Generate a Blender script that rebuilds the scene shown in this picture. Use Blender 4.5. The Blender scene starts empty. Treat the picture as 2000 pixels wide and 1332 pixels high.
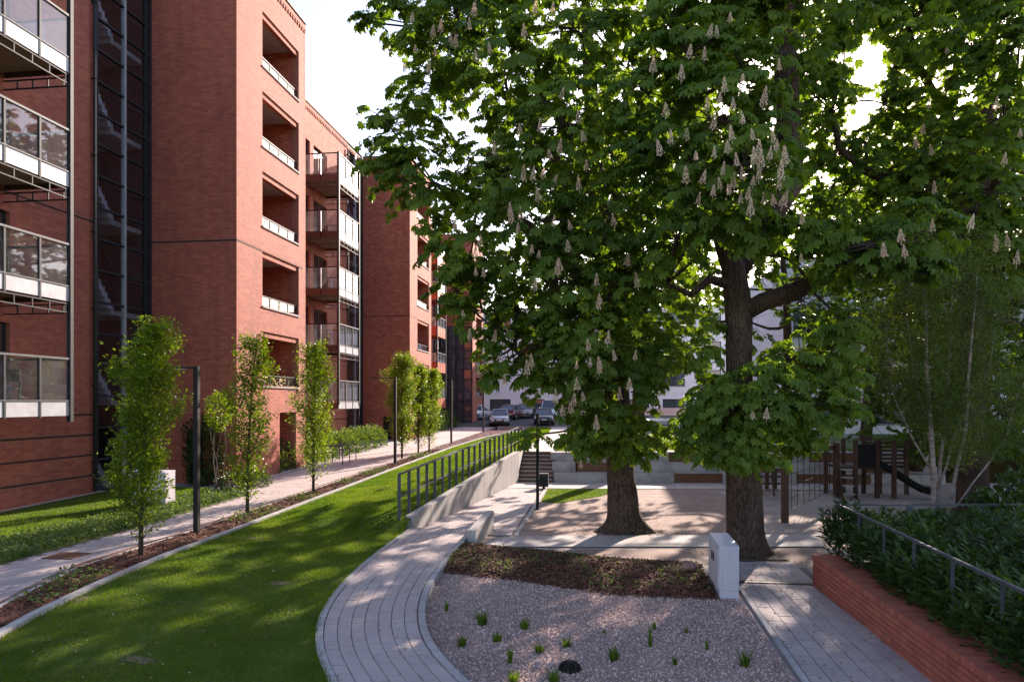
import bpy, math, random
import numpy as np
from mathutils import Vector, Matrix

random.seed(7); rng = np.random.default_rng(7)
sc = bpy.context.scene
COL = sc.collection

# ------------------------------------------------------------------ camera, sky, sun, exposure
F, HY, EYE = 1400.0, 785.0, 3.3          # focal length and horizon row in photo pixels, eye height
TH = math.atan(185 / 1400); S, C = math.sin(TH), math.cos(TH)
cam_d = bpy.data.cameras.new('camera'); cam = bpy.data.objects.new('camera', cam_d); COL.objects.link(cam)
cam_d.sensor_width = 36; cam_d.lens = 36 * F / 2000; cam_d.shift_y = (HY - 666) / 2000
cam_d.clip_start = .1; cam_d.clip_end = 3000
cam.location = (0, 0, EYE); cam.rotation_euler = (math.pi / 2, 0, TH)
sc.camera = cam
SUN_AZ, SUN_EL = math.radians(26.4) - TH, math.radians(23.0)   # azimuth from +Y towards +X
world = bpy.data.worlds.new('World'); sc.world = world; world.use_nodes = True
wn = world.node_tree; bg = wn.nodes['Background']
sky = wn.nodes.new('ShaderNodeTexSky'); sky.sky_type = 'NISHITA'; sky.sun_disc = False
sky.sun_elevation = SUN_EL; sky.sun_rotation = SUN_AZ
sky.air_density = 1.0; sky.dust_density = 1.0; sky.ozone_density = 1.0; sky.altitude = 100
wn.links.new(sky.outputs[0], bg.inputs[0]); bg.inputs[1].default_value = .118
sun_d = bpy.data.lights.new('sun', 'SUN'); sun = bpy.data.objects.new('sun', sun_d); COL.objects.link(sun)
sun_d.energy = 4.3; sun_d.angle = math.radians(.55); sun_d.color = (1, .9, .76)
SDIR = Vector((math.sin(SUN_AZ) * math.cos(SUN_EL), math.cos(SUN_AZ) * math.cos(SUN_EL), math.sin(SUN_EL)))
sun.rotation_euler = (-SDIR).to_track_quat('-Z', 'Y').to_euler(); sun.location = (20, 40, 30)
vs = sc.view_settings
vs.view_transform = 'Standard'; vs.look = 'None'; vs.gamma = 1; vs.exposure = 1.62
vs.use_white_balance = True; vs.white_balance_temperature = 6850; vs.white_balance_tint = 20
try: vs.use_curve_mapping = False
except Exception: pass
cy = sc.cycles
cy.use_denoising = True; cy.max_bounces = 7; cy.diffuse_bounces = 4; cy.glossy_bounces = 3
cy.transmission_bounces = 5; cy.transparent_max_bounces = 12; cy.sample_clamp_indirect = 8; cy.blur_glossy = .5
cy.caustics_reflective = False; cy.caustics_refractive = False

# ------------------------------------------------------------------ pixel helpers (a pixel is only a direction)
def uv(X, d): return X * C - d * S, X * S + d * C
def G(px, py, z=0.0):
    d = (EYE - z) * F / (py - HY); u, v = uv((px - 1000) / F * d, d); return u, v, z
def PD(px, py, d):
    u, v = uv((px - 1000) / F * d, d); return np.array((u, v, EYE + (HY - py) / F * d))
def proj(p):
    p = np.asarray(p, float); X = p[..., 0] * C + p[..., 1] * S; d = -p[..., 0] * S + p[..., 1] * C
    return 1000 + F * X / d, HY - F * (p[..., 2] - EYE) / d, d
def Lz(v): return .3 + .0167 * max(0.0, v - 15)
def smooth(t): t = min(1, max(0, t)); return t * t * (3 - 2 * t)
UP = 1.15                                   # upper terrace level

# ------------------------------------------------------------------ mesh helpers
class MB:
    def __init__(s): s.v = []; s.f = []
    def quadbox(s, p):                      # 8 points: bottom 4 ccw, top 4 ccw
        n = len(s.v); s.v += [tuple(map(float, q)) for q in p]
        s.f += [(n, n+3, n+2, n+1), (n+4, n+5, n+6, n+7), (n, n+1, n+5, n+4), (n+1, n+2, n+6, n+5), (n+2, n+3, n+7, n+6), (n+3, n, n+4, n+7)]
        return s
    def box(s, x0, x1, y0, y1, z0, z1):
        return s.quadbox([(x0, y0, z0), (x1, y0, z0), (x1, y1, z0), (x0, y1, z0), (x0, y0, z1), (x1, y0, z1), (x1, y1, z1), (x0, y1, z1)])
    def bar(s, a, b, w, h, up=(0, 0, 1)):   # beam from a to b, width w (sideways), height h
        a = Vector(a); b = Vector(b); t = (b - a).normalized(); up = Vector(up)
        if abs(t.dot(up)) > .98: up = Vector((0, 1, 0))
        r = t.cross(up).normalized() * w / 2; k = r.cross(t).normalized() * h / 2
        return s.quadbox([a - r - k, a + r - k, b + r - k, b - r - k, a - r + k, a + r + k, b + r + k, b - r + k])
    def poly(s, pts):
        n = len(s.v); s.v += [tuple(map(float, q)) for q in pts]; s.f.append(tuple(range(n, n + len(pts)))); return s
    def prism(s, poly, z0, z1):
        n = len(s.v); k = len(poly)
        s.v += [(p[0], p[1], z0) for p in poly] + [(p[0], p[1], z1) for p in poly]
        s.f.append(tuple(range(n + k - 1, n - 1, -1))); s.f.append(tuple(range(n + k, n + 2 * k)))
        for i in range(k): j = (i + 1) % k; s.f.append((n + i, n + j, n + k + j, n + k + i))
        return s
    def tube(s, pts, rad, n=8, wob=0, cap=True):
        pts = [Vector(p) for p in pts]; base = len(s.v); K = len(pts)
        ref = Vector((0, 1, .13)).normalized()
        for i, p in enumerate(pts):
            t = (pts[min(i+1, K-1)] - pts[max(i-1, 0)]).normalized()
            rr = ref if abs(t.dot(ref)) < .95 else Vector((1, 0, 0))
            a = t.cross(rr).normalized(); b = t.cross(a).normalized()
            for k in range(n):
                q = 2 * math.pi * k / n; w = 1 + wob * (math.sin(3*q + i*.7) * .5 + math.sin(5*q - i*.45) * .5)
                s.v.append(tuple(p + (a * math.cos(q) + b * math.sin(q)) * rad[i] * w))
        for i in range(K - 1):
            for k in range(n):
                k2 = (k + 1) % n; o = base + i * n
                s.f.append((o + k, o + n + k, o + n + k2, o + k2))
        if cap:
            s.f.append(tuple(base + k for k in range(n))); s.f.append(tuple(base + (K-1)*n + k for k in range(n-1, -1, -1)))
        return s
    def grid(s, P):                         # P: rows x cols points
        n = len(s.v); R = len(P); K = len(P[0])
        for r in P: s.v += [tuple(map(float, q)) for q in r]
        for i in range(R-1):
            for j in range(K-1): o = n + i*K + j; s.f.append((o, o+1, o+K+1, o+K))
        return s

ORG = {}
def org(o): return ORG.get(o.name, Vector((0, 0, 0))) if o else Vector((0, 0, 0))
def tag(o, label=None, cat=None, group=None, kind=None):
    if label: o['label'] = label
    if cat: o['category'] = cat
    if group: o['group'] = group
    if kind: o['kind'] = kind
    return o
def thing(name, loc, label, cat, group=None):
    o = bpy.data.objects.new(name, None); COL.objects.link(o); o.location = loc; ORG[o.name] = Vector(loc)
    o.empty_display_size = .2
    return tag(o, label, cat, group)
def link(name, me, parent=None, loc=(0, 0, 0)):
    o = bpy.data.objects.new(name, me); COL.objects.link(o)
    if parent: o.parent = parent; ORG[o.name] = org(parent)
    else: ORG[o.name] = Vector(loc)
    o.location = loc
    return o
def bulk_mesh(name, V, Fc, mat, smooth_=False):
    V = np.ascontiguousarray(V, dtype=np.float32); Fc = np.ascontiguousarray(Fc, dtype=np.int32); k = Fc.shape[1]
    me = bpy.data.meshes.new(name); me.vertices.add(len(V)); me.vertices.foreach_set('co', V.ravel())
    me.loops.add(Fc.size); me.loops.foreach_set('vertex_index', Fc.ravel())
    me.polygons.add(len(Fc)); me.polygons.foreach_set('loop_start', np.arange(0, Fc.size, k, dtype=np.int32))
    me.polygons.foreach_set('use_smooth', np.full(len(Fc), bool(smooth_)))
    me.update(calc_edges=True); me.materials.append(mat); return me
def bulk(name, V, Fc, mat, parent=None, smooth_=False, kind='stuff', loc=None):
    o0 = org(parent) if parent else Vector(loc or (0, 0, 0))
    o = link(name, bulk_mesh(name, np.asarray(V) - np.array(o0), Fc, mat, smooth_), parent, (0, 0, 0) if parent else o0)
    if kind: o['kind'] = kind
    return o
def obj(name, m, mat, parent=None, sm=False, base=None):
    o0 = org(parent) if parent else Vector(base or (0, 0, 0))
    me = bpy.data.meshes.new(name); me.from_pydata([(a - o0.x, b - o0.y, c - o0.z) for a, b, c in m.v], [], m.f)
    if sm:
        me.polygons.foreach_set('use_smooth', np.ones(len(me.polygons), dtype=bool))
    me.materials.append(mat); me.update()
    return link(name, me, parent, (0, 0, 0) if parent else o0)
def struct(name, m, mat, sm=False):
    o = obj(name, m, mat, None, sm); o['kind'] = 'structure'; return o

# ------------------------------------------------------------------ materials
def nt(name):
    m = bpy.data.materials.new(name); m.use_nodes = True; t = m.node_tree
    return m, t, t.nodes['Principled BSDF'], t.nodes['Material Output']
def N(t, kind, **kw):
    n = t.nodes.new(kind)
    for k, v in kw.items(): setattr(n, k, v)
    return n
def ramp(t, fac, cols):
    r = N(t, 'ShaderNodeValToRGB'); e = r.color_ramp.elements
    while len(e) < len(cols): e.new(.5)
    for i, c in enumerate(cols):
        if len(c) == 2: pos, col = c
        else: pos, col = i / (len(cols) - 1), c
        e[i].position = pos; e[i].color = (*col, 1)
    t.links.new(fac, r.inputs[0]); return r.outputs[0]
def pos_node(t, sc3=(1, 1, 1)):
    g = N(t, 'ShaderNodeNewGeometry'); mp = N(t, 'ShaderNodeMapping'); mp.inputs['Scale'].default_value = sc3
    t.links.new(g.outputs['Position'], mp.inputs['Vector']); return mp.outputs[0]
def noise(t, vec, scale, detail=4, rough=.6):
    n = N(t, 'ShaderNodeTexNoise'); n.inputs['Scale'].default_value = scale; n.inputs['Detail'].default_value = detail
    n.inputs['Roughness'].default_value = rough; t.links.new(vec, n.inputs['Vector']); return n.outputs[0]
def mixc(t, fac, a, b, mode='MIX'):
    m = N(t, 'ShaderNodeMix', data_type='RGBA', blend_type=mode)
    for s_, v in ((m.inputs[0], fac), (m.inputs[6], a), (m.inputs[7], b)):
        if hasattr(v, 'links'): t.links.new(v, s_)
        elif isinstance(v, (int, float)): s_.default_value = v
        else: s_.default_value = (*v, 1)
    return m.outputs[2]
def bump(t, bsdf, h, dist=.01, st=.5):
    b = N(t, 'ShaderNodeBump'); b.inputs['Distance'].default_value = dist; b.inputs['Strength'].default_value = st
    t.links.new(h, b.inputs['Height']); t.links.new(b.outputs[0], bsdf.inputs['Normal'])
def rnd(t):
    g = N(t, 'ShaderNodeNewGeometry'); o = N(t, 'ShaderNodeObjectInfo'); a = N(t, 'ShaderNodeMath', operation='ADD')
    t.links.new(g.outputs['Random Per Island'], a.inputs[0]); t.links.new(o.outputs['Random'], a.inputs[1])
    f = N(t, 'ShaderNodeMath', operation='FRACT'); t.links.new(a.outputs[0], f.inputs[0]); return f.outputs[0]
def mat(name, cols, scale=4, rough=.7, bmp=0, bscale=None, metal=0, spec=.4, per=None, sc3=(1, 1, 1), bdist=.01, big=None, rr=0):
    """noise-varied surface; per: colours picked per piece; big: (colour, scale, strength) broad stains"""
    m, t, b, o = nt(name); p = pos_node(t, sc3); n = noise(t, p, scale)
    col = ramp(t, n, [(.3, cols[0]), (.7, cols[-1])] if len(cols) == 2 else [(.25 + .5 * i / (len(cols) - 1), c) for i, c in enumerate(cols)])
    if per:
        pc = ramp(t, rnd(t), per); col = mixc(t, .75, col, pc)
    if big:
        bn = noise(t, pos_node(t), big[1], 3); bf = ramp(t, bn, [(.45, (0, 0, 0)), (.7, (1, 1, 1))])
        mm = N(t, 'ShaderNodeMath', operation='MULTIPLY'); t.links.new(bf, mm.inputs[0]); mm.inputs[1].default_value = big[2]
        col = mixc(t, mm.outputs[0], col, big[0])
    t.links.new(col, b.inputs['Base Color'])
    b.inputs['Roughness'].default_value = rough; b.inputs['Metallic'].default_value = metal; b.inputs['Specular IOR Level'].default_value = spec
    if rr:
        r_ = N(t, 'ShaderNodeMapRange'); t.links.new(n, r_.inputs[0]); r_.inputs[3].default_value = rough - rr; r_.inputs[4].default_value = rough + rr
        t.links.new(r_.outputs[0], b.inputs['Roughness'])
    if bmp: bump(t, b, noise(t, p, bscale or scale * 4, 5), bdist, bmp)
    return m
def leafmat(name, cols, trans=.45, tcol=None, rough=.42, spec=.35):
    m, t, b, o = nt(name); r = rnd(t); col = ramp(t, r, cols)
    p = pos_node(t); n = noise(t, p, .55, 2); col = mixc(t, .5, col, ramp(t, n, [(.35, cols[0]), (.65, cols[-1])]))
    t.links.new(col, b.inputs['Base Color']); b.inputs['Roughness'].default_value = rough; b.inputs['Specular IOR Level'].default_value = spec
    tr = N(t, 'ShaderNodeBsdfTranslucent')
    tc = mixc(t, 1.0, col, tcol or (2.1, 2.0, .5), 'MULTIPLY')
    t.links.new(tc, tr.inputs[0])
    ms = N(t, 'ShaderNodeMixShader'); ms.inputs[0].default_value = trans
    t.links.new(b.outputs[0], ms.inputs[1]); t.links.new(tr.outputs[0], ms.inputs[2]); t.links.new(ms.outputs[0], o.inputs[0])
    return m
def glassmat(name, tint=(.8, .86, .9), rough=.02, base=.06, dirt=0):
    m, t, b, o = nt(name); t.nodes.remove(b)
    tr = N(t, 'ShaderNodeBsdfTransparent'); tr.inputs[0].default_value = (*tint, 1)
    gl = N(t, 'ShaderNodeBsdfGlossy'); gl.inputs['Roughness'].default_value = rough; gl.inputs[0].default_value = (.95, .97, 1, 1)
    fr = N(t, 'ShaderNodeLayerWeight'); fr.inputs[0].default_value = .5; pw_ = N(t, 'ShaderNodeMath', operation='POWER'); pw_.inputs[1].default_value = 4.5; t.links.new(fr.outputs['Facing'], pw_.inputs[0])
    a = N(t, 'ShaderNodeMath', operation='MULTIPLY_ADD'); a.inputs[1].default_value = .85; a.inputs[2].default_value = .03 + base; t.links.new(pw_.outputs[0], a.inputs[0]); a.use_clamp = True
    ms = N(t, 'ShaderNodeMixShader'); t.links.new(a.outputs[0], ms.inputs[0]); t.links.new(tr.outputs[0], ms.inputs[1]); t.links.new(gl.outputs[0], ms.inputs[2])
    out = ms.outputs[0]
    if dirt:  # also carries the sky reflection mixed into the colour of lit_balcony_glass
        df = N(t, 'ShaderNodeBsdfDiffuse'); df.inputs[0].default_value = (.75, .76, .8, 1)
        tl = N(t, 'ShaderNodeBsdfTranslucent'); tl.inputs[0].default_value = (.8, .8, .82, 1)
        m0 = N(t, 'ShaderNodeMixShader'); t.links.new(df.outputs[0], m0.inputs[1]); t.links.new(tl.outputs[0], m0.inputs[2])
        n = noise(t, pos_node(t), 3, 4); f = N(t, 'ShaderNodeMapRange'); t.links.new(n, f.inputs[0]); f.inputs[1].default_value = .3; f.inputs[2].default_value = .7
        f.inputs[3].default_value = dirt * .4; f.inputs[4].default_value = dirt * 1.5
        m2 = N(t, 'ShaderNodeMixShader'); t.links.new(f.outputs[0], m2.inputs[0]); t.links.new(out, m2.inputs[1]); t.links.new(m0.outputs[0], m2.inputs[2]); out = m2.outputs[0]
    t.links.new(out, o.inputs[0]); return m
BR = [(.24, .056, .042), (.39, .1, .06), (.47, .135, .075), (.55, .18, .097), (.41, .108, .064), (.31, .074, .05)]
def streaks(t, col, dark, k, sx=1.6):
    n = noise(t, pos_node(t, (sx, sx, .09)), 2.2, 5, .7); f = ramp(t, n, [(.48, (0, 0, 0)), (.72, (1, 1, 1))])
    mm = N(t, 'ShaderNodeMath', operation='MULTIPLY'); t.links.new(f, mm.inputs[0]); mm.inputs[1].default_value = k
    return mixc(t, mm.outputs[0], col, dark)
def brickmat(name):                          # far walls: brick courses by texture, along x or y by the way the wall faces
    m, t, b, o = nt(name); g = N(t, 'ShaderNodeNewGeometry'); sp = N(t, 'ShaderNodeSeparateXYZ'); t.links.new(g.outputs['Position'], sp.inputs[0])
    sn = N(t, 'ShaderNodeSeparateXYZ'); t.links.new(g.outputs['Normal'], sn.inputs[0]); ab = N(t, 'ShaderNodeMath', operation='ABSOLUTE'); t.links.new(sn.outputs[0], ab.inputs[0])
    gt = N(t, 'ShaderNodeMath', operation='GREATER_THAN'); gt.inputs[1].default_value = .7; t.links.new(ab.outputs[0], gt.inputs[0])
    mx = N(t, 'ShaderNodeMix'); t.links.new(gt.outputs[0], mx.inputs[0]); t.links.new(sp.outputs[0], mx.inputs[2]); t.links.new(sp.outputs[1], mx.inputs[3])
    cb = N(t, 'ShaderNodeCombineXYZ'); t.links.new(mx.outputs[0], cb.inputs[0]); t.links.new(sp.outputs[2], cb.inputs[1])
    bt = N(t, 'ShaderNodeTexBrick'); t.links.new(cb.outputs[0], bt.inputs[0])
    bt.inputs['Scale'].default_value = 1; bt.inputs['Brick Width'].default_value = .25; bt.inputs['Row Height'].default_value = .075
    bt.inputs['Mortar Size'].default_value = .006; bt.inputs['Color1'].default_value = (0, 0, 0, 1); bt.inputs['Color2'].default_value = (1, 1, 1, 1); bt.inputs['Mortar'].default_value = (.5, .5, .5, 1)
    col = ramp(t, bt.outputs[0], BR); big = noise(t, pos_node(t), .5, 3)
    col = mixc(t, .3, col, ramp(t, big, [(.3, (.3, .07, .05)), (.7, (.48, .135, .08))]))
    col = mixc(t, bt.outputs[1], col, (.25, .11, .085)); col = streaks(t, col, (.17, .05, .04), .45); t.links.new(col, b.inputs['Base Color'])
    b.inputs['Roughness'].default_value = .85; bump(t, b, bt.outputs[1], -.008, .6); return m
def brickpiece(name):
    m, t, b, o = nt(name); col = ramp(t, rnd(t), BR); p = pos_node(t)
    col = mixc(t, .32, col, ramp(t, noise(t, p, .5, 3), [(.3, (.3, .07, .05)), (.7, (.48, .135, .08))]))
    col = mixc(t, .35, col, ramp(t, noise(t, p, 30, 4), [(.3, (.26, .055, .045)), (.7, (.43, .108, .072))]))
    col = streaks(t, col, (.17, .05, .04), .45)
    t.links.new(col, b.inputs['Base Color']); b.inputs['Roughness'].default_value = .82; bump(t, b, noise(t, p, 60, 5), .006, .5); return m

def barkmat(name):
    m, t, b, o = nt(name); p = pos_node(t, (1, 1, .22)); w = noise(t, pos_node(t, (1, 1, .4)), 5, 4)
    wv = N(t, 'ShaderNodeVectorMath', operation='MULTIPLY_ADD'); t.links.new(w, wv.inputs[0]); wv.inputs[1].default_value = (.22, .22, .22); t.links.new(p, wv.inputs[2])
    vo = N(t, 'ShaderNodeTexVoronoi', feature='DISTANCE_TO_EDGE'); vo.inputs['Scale'].default_value = 19; t.links.new(wv.outputs[0], vo.inputs['Vector'])
    cr = ramp(t, vo.outputs['Distance'], [(.0, (0, 0, 0)), (.16, (1, 1, 1))]); fine = noise(t, pos_node(t, (1, 1, .25)), 38, 5)
    col = mixc(t, cr, (.018, .011, .008), mixc(t, fine, (.055, .035, .025), (.19, .13, .1)))
    col = mixc(t, .45, col, ramp(t, noise(t, pos_node(t), 1.6, 3), [(.35, (.05, .032, .024)), (.68, (.17, .115, .088))]))
    t.links.new(col, b.inputs['Base Color']); b.inputs['Roughness'].default_value = .95; b.inputs['Specular IOR Level'].default_value = .15
    h = mixc(t, .35, cr, fine); bump(t, b, h, .035, .9); return m
def concmat(name, a, c, dark):
    m, t, b, o = nt(name); p = pos_node(t); col = ramp(t, noise(t, p, 3, 5), [(.3, a), (.7, c)])
    col = streaks(t, col, dark, .6, 3.0); col = mixc(t, .3, col, ramp(t, noise(t, p, 40, 3), [(.3, a), (.7, c)]))
    t.links.new(col, b.inputs['Base Color']); b.inputs['Roughness'].default_value = .85; bump(t, b, noise(t, p, 30, 5), .008, .4); return m
MT = dict(
    brick=brickpiece('brick_clay'), brick_x=brickmat('brick_wall'),
    mortar=mat('mortar', [(.27, .1, .072), (.34, .13, .092)], 20, .9, .4),
    groove=mat('painted_groove_shade', [(.03, .012, .01), (.05, .02, .016)], 20, .9),  # near-black colour painting the shade inside the facade grooves
    white=mat('white_render', [(.66, .66, .7), (.76, .76, .79)], 2, .8, .1, 30, big=((.55, .55, .58), .4, .4)),
    panel=mat('white_panel', [(.38, .38, .42), (.47, .47, .5)], 3, .35, big=((.6, .6, .64), 1.5, .35)),
    dark=mat('dark_steel', [(.022, .023, .028), (.04, .041, .048)], 6, .6, .05, 60, 0, spec=.2),
    rail=mat('grey_steel', [(.05, .055, .062), (.085, .09, .1)], 5, .6, .08, 50, .1, spec=.3, rr=.08),
    black=mat('black_paint', [(.008, .0075, .008), (.015, .014, .014)], 8, .6, spec=.2),
    alu=mat('pale_frame', [(.35, .37, .42), (.45, .47, .52)], 5, .4, metal=.4),
    soffit=mat('soffit_boards', [(.2, .15, .1), (.32, .25, .18)], 3, .75, .2, 12, sc3=(6, 1, 1)),
    ceil=mat('loggia_ceiling', [(.5, .47, .45), (.6, .57, .54)], 3, .8),
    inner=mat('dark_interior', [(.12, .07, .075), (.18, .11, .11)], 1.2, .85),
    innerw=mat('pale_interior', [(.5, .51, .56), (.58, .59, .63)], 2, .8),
    glass=glassmat('window_glass', (.8, .82, .86), base=.02), pane=glassmat('balcony_glass', (.9, .93, .95), base=.03, dirt=.025),
    pane_lit=glassmat('lit_balcony_glass', (.8, .84, .88), base=.07, dirt=.08),  # whiter copy of the balcony glass, bright sky reflection mixed into its colour
    conc=concmat('concrete', (.29, .275, .27), (.41, .39, .38), (.14, .125, .12)),
    concd=mat('block_concrete', [(.44, .39, .375), (.56, .5, .485)], 5, .85, .3, 30, per=[(.4, .36, .345), (.52, .47, .455), (.46, .415, .4)], big=((.13, .11, .1), 1.3, .6)),
    kerb=mat('kerb_stone', [(.3, .29, .29), (.43, .41, .41)], 6, .85, .3, 40, big=((.2, .18, .17), 1.2, .5)),
    paver=mat('paver', [(.35, .29, .285), (.48, .4, .39)], 18, .8, .35, 70, per=[(.36, .3, .295), (.42, .35, .34), (.46, .385, .37), (.39, .325, .32), (.43, .36, .35)], big=((.26, .205, .195), 1.1, .4), rr=.1),
    joint=mat('paving_sand', [(.14, .11, .1), (.2, .16, .145)], 20, .95, .3),
    flag=mat('flagstone', [(.34, .31, .31), (.44, .4, .395)], 7, .8, .2, 40, per=[(.34, .31, .31), (.42, .385, .38)], big=((.24, .2, .19), .8, .6)),
    dirt=mat('bare_soil', [(.25, .17, .145), (.36, .27, .235)], 2.2, .95, .5, 20, big=((.2, .13, .105), .5, .5), bdist=.03),
    sand=mat('play_sand', [(.31, .25, .225), (.4, .33, .3)], 2, .95, .4, 25, big=((.22, .17, .145), .4, .5), bdist=.02),
    gravel=mat('gravel', [(.33, .235, .215), (.52, .4, .37)], 30, .9, .5, 60, per=[(.18, .095, .08), (.42, .275, .235), (.57, .405, .35), (.76, .6, .53), (.34, .2, .17), (.5, .35, .3)]),
    mulch=mat('bark_mulch', [(.085, .034, .022), (.17, .07, .045)], 12, .95, .6, 40, per=[(.07, .026, .016), (.14, .052, .032), (.22, .09, .055), (.1, .04, .026)], bdist=.03),
    worn=mat('worn_turf', [(.11, .085, .04), (.19, .14, .085)], 9, .95, .5, 40, bdist=.02),
    soil=mat('dark_soil', [(.035, .022, .016), (.07, .045, .032)], 8, .95, .6, 30, bdist=.03),
    turf=mat('turf', [(.05, .085, .009), (.08, .13, .016)], 1.5, .95, .5, 60, big=((.09, .075, .03), .9, .5), bdist=.03),
    asphalt=mat('asphalt', [(.045, .045, .05), (.075, .075, .08)], 20, .85, .4, 80),
    corten=mat('rusty_edging', [(.1, .035, .02), (.17, .065, .035)], 10, .85, .3, 40),
    wood=mat('brown_timber', [(.055, .026, .016), (.11, .055, .034)], 4, .75, .4, 20, sc3=(1, 1, .15), per=[(.05, .024, .015), (.09, .045, .03), (.12, .062, .04)]),
    deck=mat('timber_seat', [(.14, .062, .034), (.22, .1, .055)], 5, .75, .3, 25, sc3=(1, 6, 6)),
    bark=barkmat('chestnut_bark'),
    twig=mat('twig_bark', [(.035, .024, .017), (.08, .055, .04)], 8, .9),
    birch=mat('birch_bark', [(.17, .115, .095), (.42, .34, .31)], 3, .8, .3, 12, sc3=(1, 1, 5), big=((.12, .08, .065), 6, .5)),
    leaf=leafmat('chestnut_leaf', [(.04, .088, .013), (.068, .13, .018), (.1, .175, .023), (.15, .225, .032)], .47, (2.2, 2.1, .5), spec=.25),
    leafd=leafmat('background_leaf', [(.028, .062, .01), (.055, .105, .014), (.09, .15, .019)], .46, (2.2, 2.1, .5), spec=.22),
    horn=leafmat('hornbeam_leaf', [(.07, .125, .012), (.11, .18, .016), (.16, .24, .02)], .48, (1.9, 1.75, .35)),
    laurel=leafmat('laurel_leaf', [(.009, .026, .006), (.017, .045, .009), (.033, .073, .013), (.065, .12, .022)], .25, rough=.42, spec=.35),
    birchleaf=leafmat('birch_leaf', [(.042, .078, .014), (.072, .115, .02), (.11, .155, .03)], .42),
    cover=leafmat('ground_cover_leaf', [(.035, .075, .02), (.07, .125, .035), (.12, .18, .06)], .3, rough=.65, spec=.15),
    grass=leafmat('grass_blade', [(.038, .088, .007), (.066, .142, .01), (.1, .19, .014), (.15, .19, .04)], .45, (1.8, 1.8, .35), rough=.6, spec=.2),
    flower=leafmat('chestnut_flower', [(.72, .48, .38), (.86, .7, .56), (.9, .8, .66)], .5, (1.1, 1.05, .95), rough=.7, spec=.1),
    cabinet=mat('cabinet_grey', [(.47, .45, .5), (.55, .53, .57)], 3, .55, .12, 50, sc3=(12, 12, .5), big=((.38, .36, .39), 2, .4)),
    orange=mat('orange_panel', [(.42, .075, .03), (.5, .1, .04)], 3, .5),
    plate=mat('number_plate', [(.7, .7, .7), (.78, .78, .78)], 10, .5),
    tyre=mat('tyre_rubber', [(.012, .012, .012), (.025, .025, .025)], 20, .85),
    rim=mat('wheel_rim', [(.35, .35, .37), (.5, .5, .52)], 8, .35, metal=.9),
    lamp=mat('lamp_lens', [(.7, .7, .72), (.85, .85, .87)], 10, .15, spec=.8), red=mat('tail_lamp', [(.3, .01, .01), (.42, .02, .02)], 10, .2, spec=.7),
    carglass=mat('car_window', [(.03, .04, .05), (.07, .09, .11)], 3, .06, spec=.9),
    water=mat('basin_water', [(.16, .25, .34), (.25, .35, .45)], 2, .08, .1, 6, spec=.8),
)
def carpaint(name, c):
    m, t, b, o = nt(name); n = noise(t, pos_node(t), 2, 3); t.links.new(ramp(t, n, [(.3, tuple(x * .9 for x in c)), (.7, c)]), b.inputs['Base Color'])
    b.inputs['Roughness'].default_value = .3; b.inputs['Metallic'].default_value = .35; b.inputs['Coat Weight'].default_value = .8; b.inputs['Coat Roughness'].default_value = .05; return m

# ================================================================== GROUND
base = MB(); base.grid([[(-700, -300, -.4), (700, -300, -.4)], [(-700, 1500, -.4), (700, 1500, -.4)]]); struct('ground', base, MT['turf'])

def interp(pts, v):                         # pts: list of (u, v) ascending v -> u
    vv = [p[1] for p in pts]; uu = [p[0] for p in pts]; return float(np.interp(v, vv, uu))
PATH_R = [(-7.2, 4), (-8.1, 7), (-8.75, 9.36), (-9.25, 10.9), (-9.5, 12), (-9.5, 70)]
PATH_L = [(-10.5, 4), (-10.85, 9.5), (-11.1, 12), (-11.1, 21.2), (-12.35, 22.2), (-12.6, 29), (-12.75, 70)]
KERB = [(-6.6, 4), (-7.3, 7), (-7.65, 8.18), (-7.9, 9.1), (-8.2, 10.85), (-8.42, 12.9), (-8.5, 16), (-8.6, 28), (-8.62, 40), (-8.2, 48), (-7.2, 54), (-6.6, 57.5), (-7.0, 59.5), (-8.6, 60.6)]
CURVE_L = [(-2.2, 6.2), (-2.75, 7.1), (-3.14, 7.79), (-3.72, 8.77), (-4.16, 9.89), (-4.46, 11.07), (-4.73, 12.98), (-4.84, 14.85), (-4.92, 17.55)]
CURVE_R = [(-.35, 6.2), (-1.0, 7.2), (-1.58, 8.0), (-2.18, 8.97), (-2.62, 10.1), (-2.95, 11.58), (-3.1, 13.2), (-3.17, 14.81), (-3.24, 17.55)]
def chaikin(K, it=2):
    for _ in range(it):
        o = [K[0]]
        for a, b in zip(K[:-1], K[1:]): o += [tuple(.75*np.array(a) + .25*np.array(b)), tuple(.25*np.array(a) + .75*np.array(b))]
        K = o + [K[-1]]
    return K
CURVE_L = chaikin(CURVE_L); CURVE_R = chaikin(CURVE_R)
def wall_u(v): return -4.92 + (v - 17.55) * (1.25 / 11.6)
def wall_top(v): return .42 + (UP + .12 - .42) * min(1, max(0, (v - 17.3) / 11.6))
def lawn_l(v): return interp(KERB[:-2], v) + .09
def lawn_r(v):
    if v < 17.55: return interp(CURVE_L, v) + .04
    if v < 29.2: return wall_u(v) - .02
    return interp([(-3.7, 29.2), (-3.9, 40), (-4.15, 52), (-4.6, 60), (-5.6, 62)], v)
def lawn_rz(v):
    if v < 16.4: return .13
    if v < 17.6: return .13 + (wall_top(17.6) - .07 - .13) * smooth((v - 16.4) / 1.2)
    return min(UP - .02, wall_top(v) - .07)
def lawn_z(u, v):
    a, b = lawn_l(v), lawn_r(v); t = (u - a) / (b - a); zl, zr = Lz(v) + .03, lawn_rz(v)
    return zl + (zr - zl) * smooth(t) + .02 * math.sin(u * 1.7 + v * .6) * math.sin(v * .9) * min(1, 4 * t * (1 - t))
vs_ = list(np.arange(4.2, 17.4, .2)) + list(np.arange(17.4, 61.6, .4)); P = []
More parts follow.
